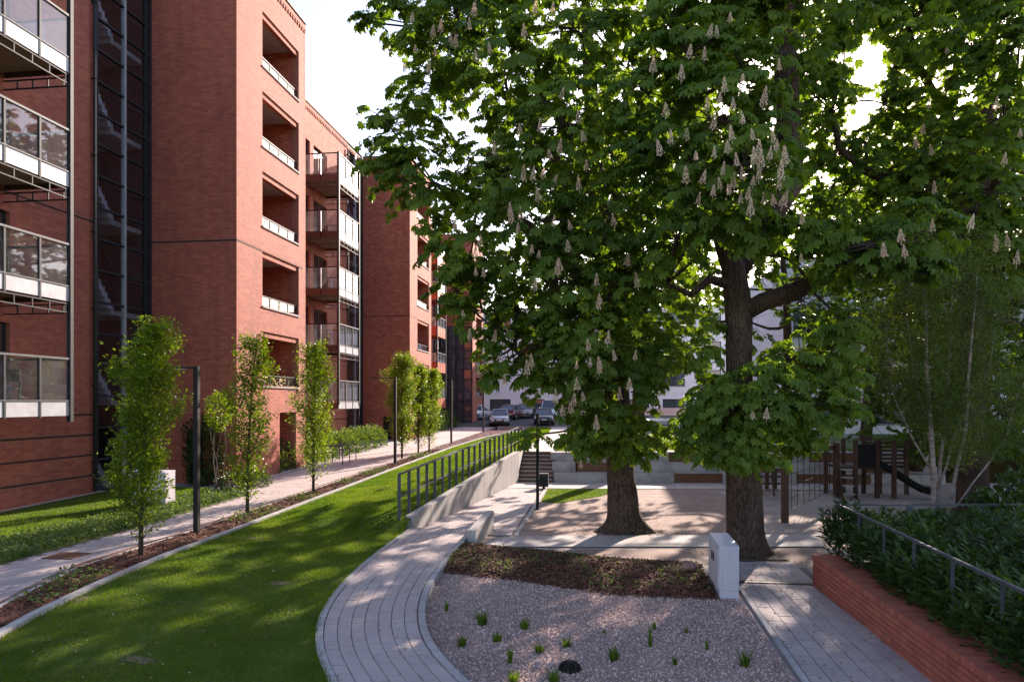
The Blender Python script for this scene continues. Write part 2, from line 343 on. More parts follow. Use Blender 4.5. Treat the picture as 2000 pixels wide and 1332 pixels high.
for v in vs_:
    a, b = lawn_l(v), lawn_r(v); P.append([(a + (b - a) * k / 16, v, lawn_z(a + (b - a) * k / 16, v)) for k in range(17)])
struct('lawn', MB().grid(P), MT['turf'], True)

# left footpath: bed of sand + pavers, edges
def strip(name, lf, rf, zf, v0, v1, m, step=.5, thick=0):
    rows = [[(lf(v), v, zf(v)), (rf(v), v, zf(v))] for v in np.arange(v0, v1 + step / 2, step)]
    return struct(name, MB().grid(rows), m)
pl, pr = (lambda v: interp(PATH_L, v)), (lambda v: interp(PATH_R, v))
lpath = strip('footpath', pl, pr, Lz, 4, 62, MT['joint'])
V, Q = [], []
def paver_top(V, Q, corners, zt, zb):
    n = len(V); c = np.mean(corners, axis=0)
    for p, z in zip(corners, zb): V.append((p[0], p[1], z))
    for p, z in zip(corners, zt): V.append((p[0] + (c[0] - p[0]) * .02, p[1] + (c[1] - p[1]) * .02, z))
    for i in range(4): j = (i + 1) % 4; Q.append((n + i, n + j, n + 4 + j, n + 4 + i))
    Q.append((n + 4, n + 5, n + 6, n + 7))
row = 0
for v in np.arange(6.0, 34, .2):
    a, b = pl(v) + .06, pr(v) - .2; a1, b1 = pl(v + .2) + .06, pr(v + .2) - .2
    n = int((b - a) / .2); off = .5 if row % 2 else 0; row += 1
    for k in range(n):
        x0, x1 = max(0, k + off) / n, min(n, k + 1 + off) / n
        if x1 - x0 < .2 / n: continue
        g = .003; dz = random.uniform(-.001, .001)
        cs = [(a + (b - a) * x0 + g, v + g), (a + (b - a) * x1 - g, v + g), (a1 + (b1 - a1) * x1 - g, v + .2 - g), (a1 + (b1 - a1) * x0 + g, v + .2 - g)]
        paver_top(V, Q, cs, [Lz(p[1]) + .008 + dz for p in cs], [Lz(p[1]) + .001 for p in cs])
bulk('pavers', V, Q, MT['paver'], lpath)
m = MB(); m.grid([[(pl(v) + .06, v, Lz(v) + .008), (pr(v) - .2, v, Lz(v) + .008)] for v in np.arange(34, 62.1, .5)])
obj('paving_sheet', m, MT['paver'], lpath)
m = MB(); m.grid([[(pr(v) - .17, v, Lz(v) + .022), (pr(v) - .05, v, Lz(v) + .022)] for v in np.arange(11.8, 40.1, .4)])
obj('drain_channel', m, MT['corten'], lpath)
m = MB().box(-10.72, -10.1, 12.4, 12.95, .3, .325); obj('manhole_cover', m, MT['corten'], lpath)
def kerbline(name, pts, zf, w, h, label, seg=1.0, material='kerb', parent=None):
    """kerb of separate stones following pts (u,v)"""
    P = [Vector((p[0], p[1])) for p in pts]; cum = [0]
    for i in range(1, len(P)): cum.append(cum[-1] + (P[i] - P[i-1]).length)
    T = cum[-1]; n = max(1, round(T / seg)); at = lambda s_: (float(np.interp(s_, cum, [p.x for p in P])), float(np.interp(s_, cum, [p.y for p in P])))
    root = thing(name, (pts[0][0], pts[0][1], 0), label, 'kerb') if parent is None else parent
    for i in range(n):
        a = at(T * i / n + .004); b = at(T * (i + 1) / n - .004); za, zb = zf(a[1]), zf(b[1])
        t = Vector((b[0] - a[0], b[1] - a[1])).normalized(); r = Vector((t.y, -t.x)) * w / 2
        q = [(a[0] - r.x, a[1] - r.y), (a[0] + r.x, a[1] + r.y), (b[0] + r.x, b[1] + r.y), (b[0] - r.x, b[1] - r.y)]
        m = MB().quadbox([(*q[0], za - .2), (*q[1], za - .2), (*q[2], zb - .2), (*q[3], zb - .2), (*q[0], za + h), (*q[1], za + h), (*q[2], zb + h), (*q[3], zb + h)])
        obj('kerb_stone', m, MT[material], root)
    return root
kerbline('lawn_kerb', KERB[1:], Lz, .12, .09, 'long pale stone kerb between the big lawn and the bark bed')
# bark bed between footpath and kerb (gravel beyond)
strip('bark_bed', lambda v: pr(v) + .02, lambda v: interp(KERB, v) - .06, lambda v: Lz(v) + .012, 4, 38, MT['mulch'])
strip('gravel_bed', lambda v: pr(v) + .02, lambda v: interp(KERB, v) - .06, lambda v: Lz(v) + .012, 38.1, 57.4, MT['gravel'])
kerbline('footpath_edging', [(pr(v) + .0, v) for v in np.arange(6, 58.1, 2)], Lz, .05, .035, 'thin stone edging along the right side of the left footpath', 2.0)
# ground by the red brick building
def bl_z(v): return Lz(v) + .08
m = MB(); m.grid([[(-16.2, v, bl_z(v)), (-13.6, v, bl_z(v) - .02), (pl(v), v, Lz(v) + .01)] for v in np.arange(4, 22.1, .6)]); struct('building_lawn', m, MT['turf'])
m = MB(); m.grid([[(-18, v, Lz(v) + .005), (pl(v), v, Lz(v) + .005)] for v in np.arange(22.1, 70, 1.5)]); struct('entrance_paving', m, MT['flag'])
m = MB(); m.grid([[(-15.95, v, bl_z(v) + .02), (-15.65, v, bl_z(v) + .02)] for v in np.arange(13, 21, .6)]); struct('pebble_strip', m, MT['gravel'])
# lower plaza
struct('plaza_ground', MB().grid([[(-5.2, -8, 0), (60, -8, 0)], [(-5.2, 30.3, 0), (60, 34, 0)]]), MT['sand'])
struct('upper_terrace', MB().grid([[(-2.2, 31.3, UP), (60, 36.6, UP)], [(-2.2, 62, UP), (60, 62, UP)]]), MT['turf'])
struct('road', MB().grid([[(-60, v, z), (80, v, z)] for v, z in ((61.6, UP - .08), (79.6, UP - .08 + .042 * 18), (140, UP - .08 + .042 * 18))]), MT['asphalt'])
struct('road_kerb', MB().box(-9.4, 60, 61.45, 61.6, .9, UP + .04), MT['kerb'])
m = MB(); m.grid([[(lawn_r(v) + .04, v, UP + .004), (lawn_r(v) + (1.5 if v < 50 else 1.5 + (v - 50) * .12), v, UP + .004)] for v in np.arange(31.2, 61.5, .6)]); struct('upper_path', m, MT['flag'])
m = MB(); a0 = np.array(G(1545, 832, UP)[:2]); a1 = np.array(G(1745, 885, UP)[:2]); w_ = np.array([2.2, .6])
m.grid([[(*(a0 - w_), UP + .006), (*(a0 + w_), UP + .006)], [(*(a1 - w_ * .6), UP + .006), (*(a1 + w_ * .6), UP + .006)]]); struct('upper_crosspath', m, MT['flag'])
# plaza sheets
dirtp = [(-2.18, 17.5), (2.96, 18.35), (4.16, 25.74), (4.0, 27.9), (-2.25, 27.1)]
struct('soil_square', MB().poly([(*p, .006) for p in dirtp]), MT['dirt'])
struct('soil_band', MB().poly([(*p, .005) for p in [(-3.2, 15.2), (4.1, 14.9), (4.9, 17.0), (-1.4, 15.9)]]), MT['dirt'])
gp = [(-2.2, 26.9), (-2.15, 23.6), (-1.6, 23.3), (-.9, 24.2), (-.2, 25.2), (.4, 26.6), (.2, 27.35)]
struct('grass_corner', MB().poly([(*p, .012) for p in gp]), MT['turf'])
# concrete strip made of slabs
def slabs(name, A, B, A2, B2, n, z, material, label=None, rows=1, g=.006):
    root = struct(name, MB().poly([(*A, z - .014), (*B, z - .014), (*B2, z - .014), (*A2, z - .014)]), MT['joint'])
    A, B, A2, B2 = map(np.array, (A, B, A2, B2))
    for i in range(n):
        for r in range(rows):
            s0, s1 = i / n, (i + 1) / n; r0, r1 = r / rows, (r + 1) / rows
            f = lambda s_, q: (A + (B - A) * s_) * (1 - q) + (A2 + (B2 - A2) * s_) * q
            c = [f(s0, r0), f(s1, r0), f(s1, r1), f(s0, r1)]; ctr = sum(c) / 4
            c = [p + (ctr - p) / np.linalg.norm(ctr - p) * g for p in c]; dz = random.uniform(-.002, .002)
            m = MB().quadbox([(*p, z - .012) for p in c] + [(*p, z + dz) for p in c]); obj('slab', m, MT[material], root)
    return root
slabs('concrete_walk', (-2.9, 16.0), (4.9, 17.05), (-2.35, 17.35), (5.2, 18.6), 7, .03, 'flag')
slabs('terrace_walk', (-3.75, 27.05), (9.0, 28.1), (-3.75, 29.15), (9.2, 30.3), 14, .028, 'flag')
pave_l = (lambda v: wall_u(v) + .12); pave_r = (lambda v: interp([(-2.25, 17.4), (-2.32, 27)], v))
root = strip('ramp_paving', pave_l, pave_r, lambda v: .012, 17.4, 27.0, MT['joint'], .4)
V, Q = [], []; cnt = 0
pmeshes = []
def paver_objs(root, cells, zf, limit=300, h=.022):
    """cells: list of 4 (u,v) corners; nearest are single objects, the rest one joined part"""
    cells = sorted(cells, key=lambda c: math.hypot(*np.mean(c, axis=0)))
    V, Q = [], []; o0 = org(root)
    for i, c in enumerate(cells):
        dz = random.uniform(-.003, .003); zt = [zf(*p) + h + dz for p in c]; zb = [zf(*p) + .001 for p in c]
        if i < limit:
            vv, qq = [], []; paver_top(vv, qq, c, zt, zb); m = MB(); m.v = vv; m.f = qq; obj('paver', m, MT['paver'], root)
        else: paver_top(V, Q, c, zt, zb)
    if Q: bulk('pavers', V, Q, MT['paver'], root)
cells = []; k = 0
for v in np.arange(17.5, 26.85, .2):
    a, b = pave_l(v) + .02, pave_r(v) - .08; a1, b1 = pave_l(v + .2) + .02, pave_r(v + .2) - .08; n = max(2, int((b - a) / .3)); off = .5 if k % 2 else 0; k += 1
    for i in range(-1, n + 1):
        x0, x1 = max(0, i + off) / n, min(n, i + 1 + off) / n
        if x1 - x0 < .2 / n: continue
        g = .006; cells.append([(a + (b-a)*x0 + g, v + g), (a + (b-a)*x1 - g, v + g), (a1 + (b1-a1)*x1 - g, v + .2 - g), (a1 + (b1-a1)*x0 + g, v + .2 - g)])
paver_objs(root, cells, lambda u, v: .012, 150)
kerbline('paving_kerb', [(-2.21, 17.4), (-2.28, 26.95)], lambda v: .0, .1, .045, 'straight kerb between the ramp paving and the soil square', 1.0)
# curved path
def curve_pt(t, s_):                        # t along (0..1), s across (0..1)
    n = len(CURVE_L) - 1; x = t * n; i = min(n - 1, int(x)); f = x - i
    f_ = lambda K: tuple(np.array(K[i]) * (1 - f) + np.array(K[i+1]) * f)
    a, b = np.array(f_(CURVE_L)), np.array(f_(CURVE_R)); p = a + (b - a) * s_; return float(p[0]), float(p[1])
CZ = .125
root = struct('curved_path', MB().grid([[(*curve_pt(t, s_), CZ - .005) for s_ in np.linspace(0, 1, 7)] for t in np.linspace(0, 1, 60)]), MT['joint'])
cells = []; NA = 7
ctr = [curve_pt(t, .5) for t in np.linspace(0, 1, 201)]; cum = np.concatenate([[0], np.cumsum([math.dist(a, b) for a, b in zip(ctr[:-1], ctr[1:])])])
tof = lambda s_: float(np.interp(s_, cum, np.linspace(0, 1, 201)))
for j in range(NA):
    s_ = -.4 * random.random(); s0, s1 = .075 + .85 * j / NA, .075 + .85 * (j + 1) / NA
    while s_ < cum[-1]:
        ln = random.choice((.3, .36, .42)); a, b = max(0, s_) + .004, min(cum[-1], s_ + ln) - .004; s_ += ln
        if b - a < .05: continue
        e = .004 / 1.6; t0, t1 = tof(a), tof(b); cells.append([curve_pt(t0, s0 + e), curve_pt(t0, s1 - e), curve_pt(t1, s1 - e), curve_pt(t1, s0 + e)])
paver_objs(root, cells, lambda u, v: CZ - .004, 300)
kerbline('path_edge_left', [curve_pt(t, .035) for t in np.linspace(0, 1, 30)], lambda v: CZ, .1, .03, 'curved kerb between the big lawn and the winding path', .5)
kerbline('path_edge_right', [curve_pt(t, .965) for t in np.linspace(0, 1, 30)], lambda v: CZ, .1, .03, 'curved kerb between the winding path and the gravel bed', .5)
# right path
RP = [(2.28, 5.5), (3.9, 5.5), (3.66, 13.5), (2.3, 13.1)]
def rp(s_, v): a = 2.26 + .03 * (v - 9) / 4; b = 3.82 - .04 * (v - 9); return a + (b - a) * s_
root = struct('side_path', MB().grid([[(rp(0, v), v, .004), (rp(1, v), v, .004)] for v in (5.5, 9, 13.6)]), MT['joint'])
cells = []
for j in range(6):
    v = 5.5 - .35 * random.random()
    while v < 13.4:
        ln = .36; v0, v1 = max(5.5, v) + .004, min(13.4, v + ln) - .004; v += ln
        if v1 - v0 < .05: continue
        s0, s1 = .07 + .93 * j / 6 + .003, .07 + .93 * (j + 1) / 6 - .003
        cells.append([(rp(s0, v0), v0), (rp(s1, v0), v0), (rp(s1, v1), v1), (rp(s0, v1), v1)])
paver_objs(root, cells, lambda u, v: .006, 300)
kerbline('side_path_kerb', [(rp(.03, v), v) for v in (5.5, 9, 13.2)], lambda v: 0, .08, .05, 'straight kerb between the gravel bed and the right-hand paved path', .8)
obj('channel_drain', MB().box(2.3, 3.68, 13.46, 13.58, .0, .032), MT['dark'], root)
cells = []
for k, v in enumerate(np.arange(13.62, 15.0, .23)):
    for i in range(-1, 6):
        x0, x1 = max(0, i + (.5 if k % 2 else 0)) * .28, min(5, i + 1 + (.5 if k % 2 else 0)) * .28
        if x1 - x0 < .05: continue
        cells.append([(2.36 + x0 + .004, v + .004), (2.36 + x1 - .004, v + .004), (2.36 + x1 - .004, v + .226), (2.36 + x0 + .004, v + .226)])
root2 = struct('landing', MB().poly([(2.3, 13.6, .004), (3.85, 13.6, .004), (3.95, 15.05, .004), (2.3, 15.05, .004)]), MT['joint'])
paver_objs(root2, cells, lambda u, v: .006, 300)
# gravel bed and mulch bank
gb = [q for q in (curve_pt(t, 1.0) for t in np.linspace(.02, 1, 60)) if q[1] < 13.9] + [(-1.24, 12.9), (.13, 12.35), (1.6, 12.3), (2.22, 12.9), (2.2, 9), (2.18, 5.4), (-.2, 5.4)]
struct('gravel_garden', MB().poly([(*p, .02) for p in gb]), mat('gravel_base', [(.2, .14, .13), (.42, .31, .29)], 45, .95, .6, 90, big=((.16, .11, .095), 1.1, .55)))
def mulch_z(u, v): 
    lo = interp([(13.6, -3.3), (12.95, -1.24), (12.3, .13), (12.25, 1.8), (12.25, 2.3)], u); hi = interp([(16.3, -3.2), (15.7, -1.5), (15.05, .16), (14.85, 2.3)], u)
    t = (v - lo) / (hi - lo); return .03 + .11 * math.sin(math.pi * min(1, max(0, t))) ** .7 * (.75 + .25 * math.sin(u * 2 + v))
P = []
for u in np.linspace(-3.22, 1.82, 40):
    lo = interp([(13.6, -3.3), (12.95, -1.24), (12.3, .13), (12.25, 1.8)], u); hi = interp([(16.3, -3.2), (15.7, -1.5), (15.05, .16), (14.85, 2.3)], u)
    P.append([(u, lo + (hi - lo) * q / 14, mulch_z(u, lo + (hi - lo) * q / 14)) for q in range(15)])
struct('mulch_bank', MB().grid(P), MT['mulch'], True)

# scattered fine stuff: stones, chips, grass blades
def inside(pts, poly):
    x, y = pts[:, 0], pts[:, 1]; c = np.zeros(len(pts), bool); n = len(poly)
    for i in range(n):
        (x0, y0), (x1, y1) = poly[i], poly[i - 1]
        k = ((y0 > y) != (y1 > y)) & (x < (x1 - x0) * (y - y0) / ((y1 - y0) + 1e-12) + x0); c ^= k
    return c
def rotmats(n, full=True):
    q = rng.normal(size=(n, 4)); q /= np.linalg.norm(q, axis=1)[:, None]; w, x, y, z = q.T
    return np.stack([np.stack([1-2*(y*y+z*z), 2*(x*y-z*w), 2*(x*z+y*w)], -1), np.stack([2*(x*y+z*w), 1-2*(x*x+z*z), 2*(y*z-x*w)], -1), np.stack([2*(x*z-y*w), 2*(y*z+x*w), 1-2*(x*x+y*y)], -1)], 1)
def scatter(T, Fc, R, pos, scale):
    n = len(pos); V = np.einsum('nij,kj->nki', R, T) * np.asarray(scale).reshape(n, 1, -1) + pos[:, None, :]
    return V.reshape(-1, 3), (Fc[None] + (np.arange(n) * len(T))[:, None, None]).reshape(-1, Fc.shape[1])
OCT = np.array([(1, 0, 0), (-1, 0, 0), (0, .8, 0), (0, -.8, 0), (0, 0, .6), (0, 0, -.6)], float); OCF = np.array([(0, 2, 4), (2, 1, 4), (1, 3, 4), (3, 0, 4), (2, 0, 5), (1, 2, 5), (3, 1, 5), (0, 3, 5)])
p = np.stack([rng.uniform(-3.4, 2.3, 80000), rng.uniform(7.4, 13.9, 80000)], 1); p = p[inside(p, gb)][:39000]
V, Q = scatter(OCT, OCF, rotmats(len(p)), np.column_stack([p, rng.uniform(.02, .032, len(p))]), .007 + .019 * rng.random(len(p)) ** 2)
o = bulk('gravel_stones', V, Q, MT['gravel']); tag(o, 'loose pinkish gravel stones filling the bed beside the winding path', 'gravel')
p = np.stack([rng.uniform(-9.5, -6.8, 9000), rng.uniform(38, 57, 9000)], 1); p = p[[pr(v) + .06 < u < interp(KERB, v) - .1 for u, v in p]]
V, Q = scatter(OCT, OCF, rotmats(len(p)), np.column_stack([p, [Lz(v) + .03 for v in p[:, 1]]]), rng.uniform(.03, .07, len(p)))
tag(bulk('gravel_strip_stones', V, Q, MT['gravel']), 'loose stones in the narrow strip beside the far end of the footpath', 'gravel')
CH = np.array([(-1, -.3, 0), (1, -.35, .1), (1, .3, 0), (-1, .35, .12)], float); CHF = np.array([(0, 1, 2, 3)])
p = np.stack([rng.uniform(-3.22, 1.85, 16000), rng.uniform(12.2, 16.4, 16000)], 1)
def mlo(u): return interp([(13.6, -3.3), (12.95, -1.24), (12.3, .13), (12.25, 1.8)], u)
def mhi(u): return interp([(16.3, -3.2), (15.7, -1.5), (15.05, .16), (14.85, 2.3)], u)
p = p[[mlo(u) - .12 < v < mhi(u) + .05 for u, v in p]]
def flatR(n, tilt=.5):
    az = rng.uniform(0, 6.283, n); a = rng.normal(0, tilt, n); b = rng.normal(0, tilt, n)
    ca, sa = np.cos(az), np.sin(az); Rz = np.zeros((n, 3, 3)); Rz[:, 0, 0] = ca; Rz[:, 0, 1] = -sa; Rz[:, 1, 0] = sa; Rz[:, 1, 1] = ca; Rz[:, 2, 2] = 1
    Rx = np.zeros((n, 3, 3)); Rx[:, 0, 0] = 1; Rx[:, 1, 1] = np.cos(a); Rx[:, 1, 2] = -np.sin(a); Rx[:, 2, 1] = np.sin(a); Rx[:, 2, 2] = np.cos(a)
    Ry = np.zeros((n, 3, 3)); Ry[:, 1, 1] = 1; Ry[:, 0, 0] = np.cos(b); Ry[:, 0, 2] = np.sin(b); Ry[:, 2, 0] = -np.sin(b); Ry[:, 2, 2] = np.cos(b)
    return Rz @ Rx @ Ry
V, Q = scatter(CH, CHF, flatR(len(p), .35), np.column_stack([p, [mulch_z(u, v) + random.uniform(.008, .03) for u, v in p]]), rng.uniform(.018, .05, len(p)))
tag(bulk('bark_chips', V, Q, MT['mulch']), 'red brown bark chips covering the low bank behind the gravel', 'bark chips')
p = np.stack([rng.uniform(-9.6, -7, 30000), rng.uniform(7, 38, 30000)], 1); p = p[[pr(v) + .03 < u < interp(KERB, v) - .07 for u, v in p]][:9000]
V, Q = scatter(CH, CHF, flatR(len(p), .35), np.column_stack([p, [Lz(v) + .03 for v in p[:, 1]]]), rng.uniform(.018, .05, len(p)))
tag(bulk('bed_bark_chips', V, Q, MT['mulch']), 'bark chips along the tree bed beside the left footpath', 'bark chips')

LF = np.array([(0, 0, 0), (-.3, .5, .03), (.3, .5, .03), (0, 1, -.08), (0, .5, -.04)], float); LFF = np.array([(0, 4, 1), (0, 2, 4), (1, 4, 3), (4, 2, 3)])
LF2 = np.array([(0, 0, 0), (-.33, .5, .04), (.33, .5, .04), (0, 1, -.1)], float); LF2F = np.array([(0, 2, 1), (1, 2, 3)])
# ground cover leaves
def cover(name, p, zf, n_up, size, label, cat, material='cover', tilt=.6):
    V, Q = scatter(LF2, LF2F, flatR(len(p), tilt), np.column_stack([p, [zf(u, v) + random.uniform(.0, n_up) for u, v in p]]), rng.uniform(size * .6, size * 1.4, len(p)))
    return tag(bulk(name, V, Q, MT[material]), label, cat)
p = np.stack([rng.uniform(-13.6, -11, 24000), rng.uniform(8, 21.4, 24000)], 1); p = p[[-12.75 + .15 * math.sin(v * 1.3) < u < pl(v) - .03 for u, v in p]]
cover('ground_cover', p, lambda u, v: Lz(v) + .03, .16, .07, 'pale green ground cover along the left edge of the footpath', 'ground cover')
p = np.stack([rng.uniform(-3.2, 1.8, 4200), rng.uniform(12.4, 16.3, 4200)], 1); p = p[[mlo(u) + .1 < v < mhi(u) and random.random() < .25 + .75 * (math.sin(u * 2.3 + 1) * math.sin(v * 2.1 + u) > 0) for u, v in p]]
cover('bank_creepers', p, mulch_z, .07, .05, 'low creeping plants growing through the bark on the bank', 'ground cover')
p = np.stack([rng.uniform(-9.5, -8, 9000), rng.uniform(9, 36, 9000)], 1); p = p[[pr(v) + .05 < u < interp(KERB, v) - .08 and math.sin(v * 1.9) + math.sin(v * .73 + 1) > .25 for u, v in p]]
cover('bed_plants', p, lambda u, v: Lz(v) + .02, .14, .06, 'small leafy plants in the bark bed between path and lawn kerb', 'ground cover')
# grass blades
BL = np.array([(-.5, 0, 0), (.5, 0, 0), (.15, .35, 1)], float); BLF = np.array([(0, 1, 2)])
def blades(name, p, z, hgt, wid, label):
    n = len(p); R = flatR(n, .3); V, Q = scatter(BL, BLF, R, np.column_stack([p, z]), np.stack([np.full(n, 1.)] * 3, 1))
    T = BL[None] * np.stack([wid, hgt, hgt], 1)[:, None, :]; V = (np.einsum('nij,nkj->nki', R, T) + np.column_stack([p, z])[:, None, :]).reshape(-1, 3)
    return tag(bulk(name, V, Q, MT['grass']), label, 'grass')
GV = np.array(vs_); GL_ = np.array([lawn_l(v) for v in vs_]); GR_ = np.array([lawn_r(v) for v in vs_])
def lawn_pts(n, v0, v1, pw):
    v = v0 + (v1 - v0) * rng.random(n) ** pw; a = np.interp(v, GV, GL_); b = np.interp(v, GV, GR_); u = a + (b - a) * rng.random(n); return np.stack([u, v], 1)
p = lawn_pts(380000, 5.6, 30, 1.35); X_, Y_, d_ = proj(np.column_stack([p, np.zeros(len(p))])); p = p[(X_ > -60) & (d_ > 5)]
bare = np.array([G(px, py, .25)[:2] for px, py in ((545, 1132), (490, 1058), (270, 1290), (748, 972), (775, 1066), (150, 1180), (690, 1130))]); keep = np.ones(len(p), bool)
for b_ in bare: keep &= (np.hypot((p[:, 0] - b_[0]) / 1.5, p[:, 1] - b_[1]) > np.abs(rng.normal(.0, .2, len(p))))
p = p[keep]; z = np.array([lawn_z(u, v) for u, v in p]); k = np.clip(p[:, 1] / 12, .8, 2.2)
for i, (bx, by) in enumerate(bare):
    n_ = 18; pts_ = [(bx + (.2 + .05 * math.sin(3 * a + i)) * (.8 + .2 * math.sin(5 * a)) * 1.2 * math.cos(a), by + (.13 + .04 * math.sin(2 * a + i)) * math.sin(a)) for a in np.linspace(0, 6.283, n_, endpoint=False)]
    struct('bare_patch', MB().poly([(x, y, lawn_z(x, y) + .008) for x, y in pts_]), MT['worn'])
cl = .85 + .35 * np.sin(p[:, 0] * 3.1 + 1.3 * np.sin(p[:, 1] * 2.3)) * np.sin(p[:, 1] * 2.7 + np.sin(p[:, 0] * 4.1)) + .3 * (rng.random(len(p)) < .04)
blades('grass', p, z, cl * rng.uniform(.022, .06, len(p)), .008 * k * rng.uniform(.7, 1.5, len(p)), 'short mown grass of the large curving lawn')
wc = lawn_pts(46, 7, 24, 1.1); q = []
for cx, cy_ in wc: k_ = int(rng.integers(12, 46)); q.append(np.array((cx, cy_)) + rng.normal(0, rng.uniform(.06, .2), (k_, 2)))
q = np.concatenate(q); q = q[[lawn_l(v) + .05 < u < lawn_r(v) - .05 for u, v in q]]
cover('lawn_weeds', q, lawn_z, .05, .04, 'flat clover and weed patches in the big lawn', 'weeds', tilt=.35)
p = lawn_pts(70000, 30, 61, 1.1); z = np.array([lawn_z(u, v) for u, v in p])
blades('far_grass', p, z, rng.uniform(.04, .07, len(p)), rng.uniform(.03, .05, len(p)), 'short grass at the far end of the large lawn')
p = np.stack([rng.uniform(-15.9, -13.2, 60000), 9 + 13 * rng.random(60000)], 1); z = np.array([bl_z(v) - .02 for v in p[:, 1]])
p[:, 0] += .35; z = np.array([bl_z(v) - .02 for v in p[:, 1]])
blades('wall_grass', p, z, rng.uniform(.03, .065, len(p)), rng.uniform(.008, .016, len(p)), 'bright narrow strip of grass below the brick wall')
p = np.stack([rng.uniform(-2.2, 22, 60000), 31.5 + 14 * rng.random(60000) ** 1.4], 1); p = p[p[:, 1] > 31.6 + .085 * (p[:, 0] + 2.2)]; p = p[p[:, 0] > [lawn_r(v) + 1.5 for v in p[:, 1]]]
blades('terrace_grass', p, np.full(len(p), UP), rng.uniform(.04, .07, len(p)), rng.uniform(.025, .045, len(p)), 'short grass on the raised terrace above the seats')
p = np.stack([rng.uniform(-2.3, .6, 14000), rng.uniform(23.2, 27.4, 14000)], 1); p = p[inside(p, gp)]
blades('corner_grass', p, np.full(len(p), .012), rng.uniform(.02, .05, len(p)), rng.uniform(.012, .025, len(p)), 'worn patch of grass at the corner of the soil square')

ed = []
for v in np.arange(6, 17.4, .006): ed.append((interp(CURVE_L, v) + rng.normal(.0, .03), v))
for v in np.arange(6, 30, .01): ed.append((interp(KERB, v) + .09 + abs(rng.normal(0, .03)), v))
ed = np.array(ed); blades('edge_grass', ed, np.array([lawn_z(min(max(u, lawn_l(v)), lawn_r(v)), v) for u, v in ed]), rng.uniform(.04, .085, len(ed)), rng.uniform(.008, .014, len(ed)), 'longer ragged grass along the lawn edges')
# tufts in the gravel bed
def tuft(px, py, hpx, label, n=40, dry=False):
    u, v, _ = G(px, py, .03); d = (EYE - .03) * F / (py - HY); h = hpx / F * d
    root_v = []; root_f = []
    for i in range(int(n * 1.8)):
        az = random.uniform(0, 6.283); r0 = random.uniform(0, .06 if n > 30 else .025); lean = random.uniform(.1, 1.1 if n > 30 else .4); hh = h * random.uniform(.5, 1.25); w = random.uniform(.004, .008)
        b = np.array((u + r0 * math.cos(az), v + r0 * math.sin(az), .02)); tdir = np.array((math.cos(az), math.sin(az), 0)); side = np.array((-math.sin(az), math.cos(az), 0)) * w
        m_ = b + tdir * lean * hh * .3 + np.array((0, 0, hh * .65)); t_ = b + tdir * lean * hh * .75 + np.array((0, 0, hh)); k = len(root_v)
        root_v += [b - side, b + side, m_ + side * .8, m_ - side * .8, t_]; root_f += [(k, k+1, k+2, k+3), (k+3, k+2, k+4)]
    m = MB(); m.v = [tuple(map(float, q)) for q in root_v]; m.f = root_f
    tag(obj('grass_tuft', m, MT['horn' if dry else 'grass'], None, base=(u, v, .02)), label, 'grass tuft', 'young grass tufts planted in the gravel')
for a in [(942, 1220, 26, 'bushiest grass tuft of the gravel bed, nearest the winding path bend', 70), (1024, 1228, 20, 'small green tuft in the gravel just right of the bushiest one', 45),
          (902, 1262, 20, 'spreading grass tuft close to the kerb of the winding path', 50), (970, 1252, 18, 'low grass tuft between two others in the gravel', 45), (1054, 1272, 16, 'pale thin tuft in the middle of the gravel bed', 35),
          (1106, 1262, 16, 'dark small tuft beyond the domed drain cover', 35), (1199, 1288, 26, 'dense upright tuft to the right of the domed drain cover', 60), (996, 1294, 30, 'tall narrow tuft left of the domed drain cover', 22),
          (1270, 1262, 38, 'tallest thin green shoot in the right half of the gravel', 22), (1278, 1228, 14, 'tiny tuft just behind the tallest shoot', 25), (1340, 1236, 12, 'tiny dark tuft in the gravel nearest the grey cabinet', 25),
          (1454, 1300, 28, 'upright grass tuft beside the kerb of the right-hand path', 45), (1318, 1298, 16, 'brownish tuft between the tallest shoot and the right kerb', 30), (1002, 1330, 20, 'grass tuft at the lower edge left of the drain', 40),
          (1082, 1330, 22, 'grass tuft at the lower edge right below the drain', 45), (1180, 1236, 8, 'tiniest seedling in the centre of the gravel bed', 15), (1380, 1268, 24, 'thin pale shoot near the right edge of the gravel', 12)]: tuft(*a)
tuft(872, 1192, 18, 'dry orange tuft beside the inner bend of the path', 30, True)
# domed drain cover
u, v, _ = G(1113, 1306, .03); r = .13; t = thing('drain_cover', (u, v, .03), 'black domed drain grate set in the gravel bed', 'drain')
m = MB(); m.tube([(u, v, .02), (u, v, .045)], [r * 1.08, r * 1.08], 20); obj('rim', m, MT['black'], t)
for i in range(14):
    a = i * 2 * math.pi / 14; m = MB(); pts = [(u + r * math.cos(a) * math.cos(q), v + r * math.sin(a) * math.cos(q), .04 + .085 * math.sin(q)) for q in (0, .4, .8, 1.25)]
    m.tube(pts, [.011] * 4, 5); obj('rib', m, MT['black'], t)
m = MB(); m.tube([(u, v, .115), (u, v, .13)], [.045, .04], 12); obj('cap', m, MT['black'], t)

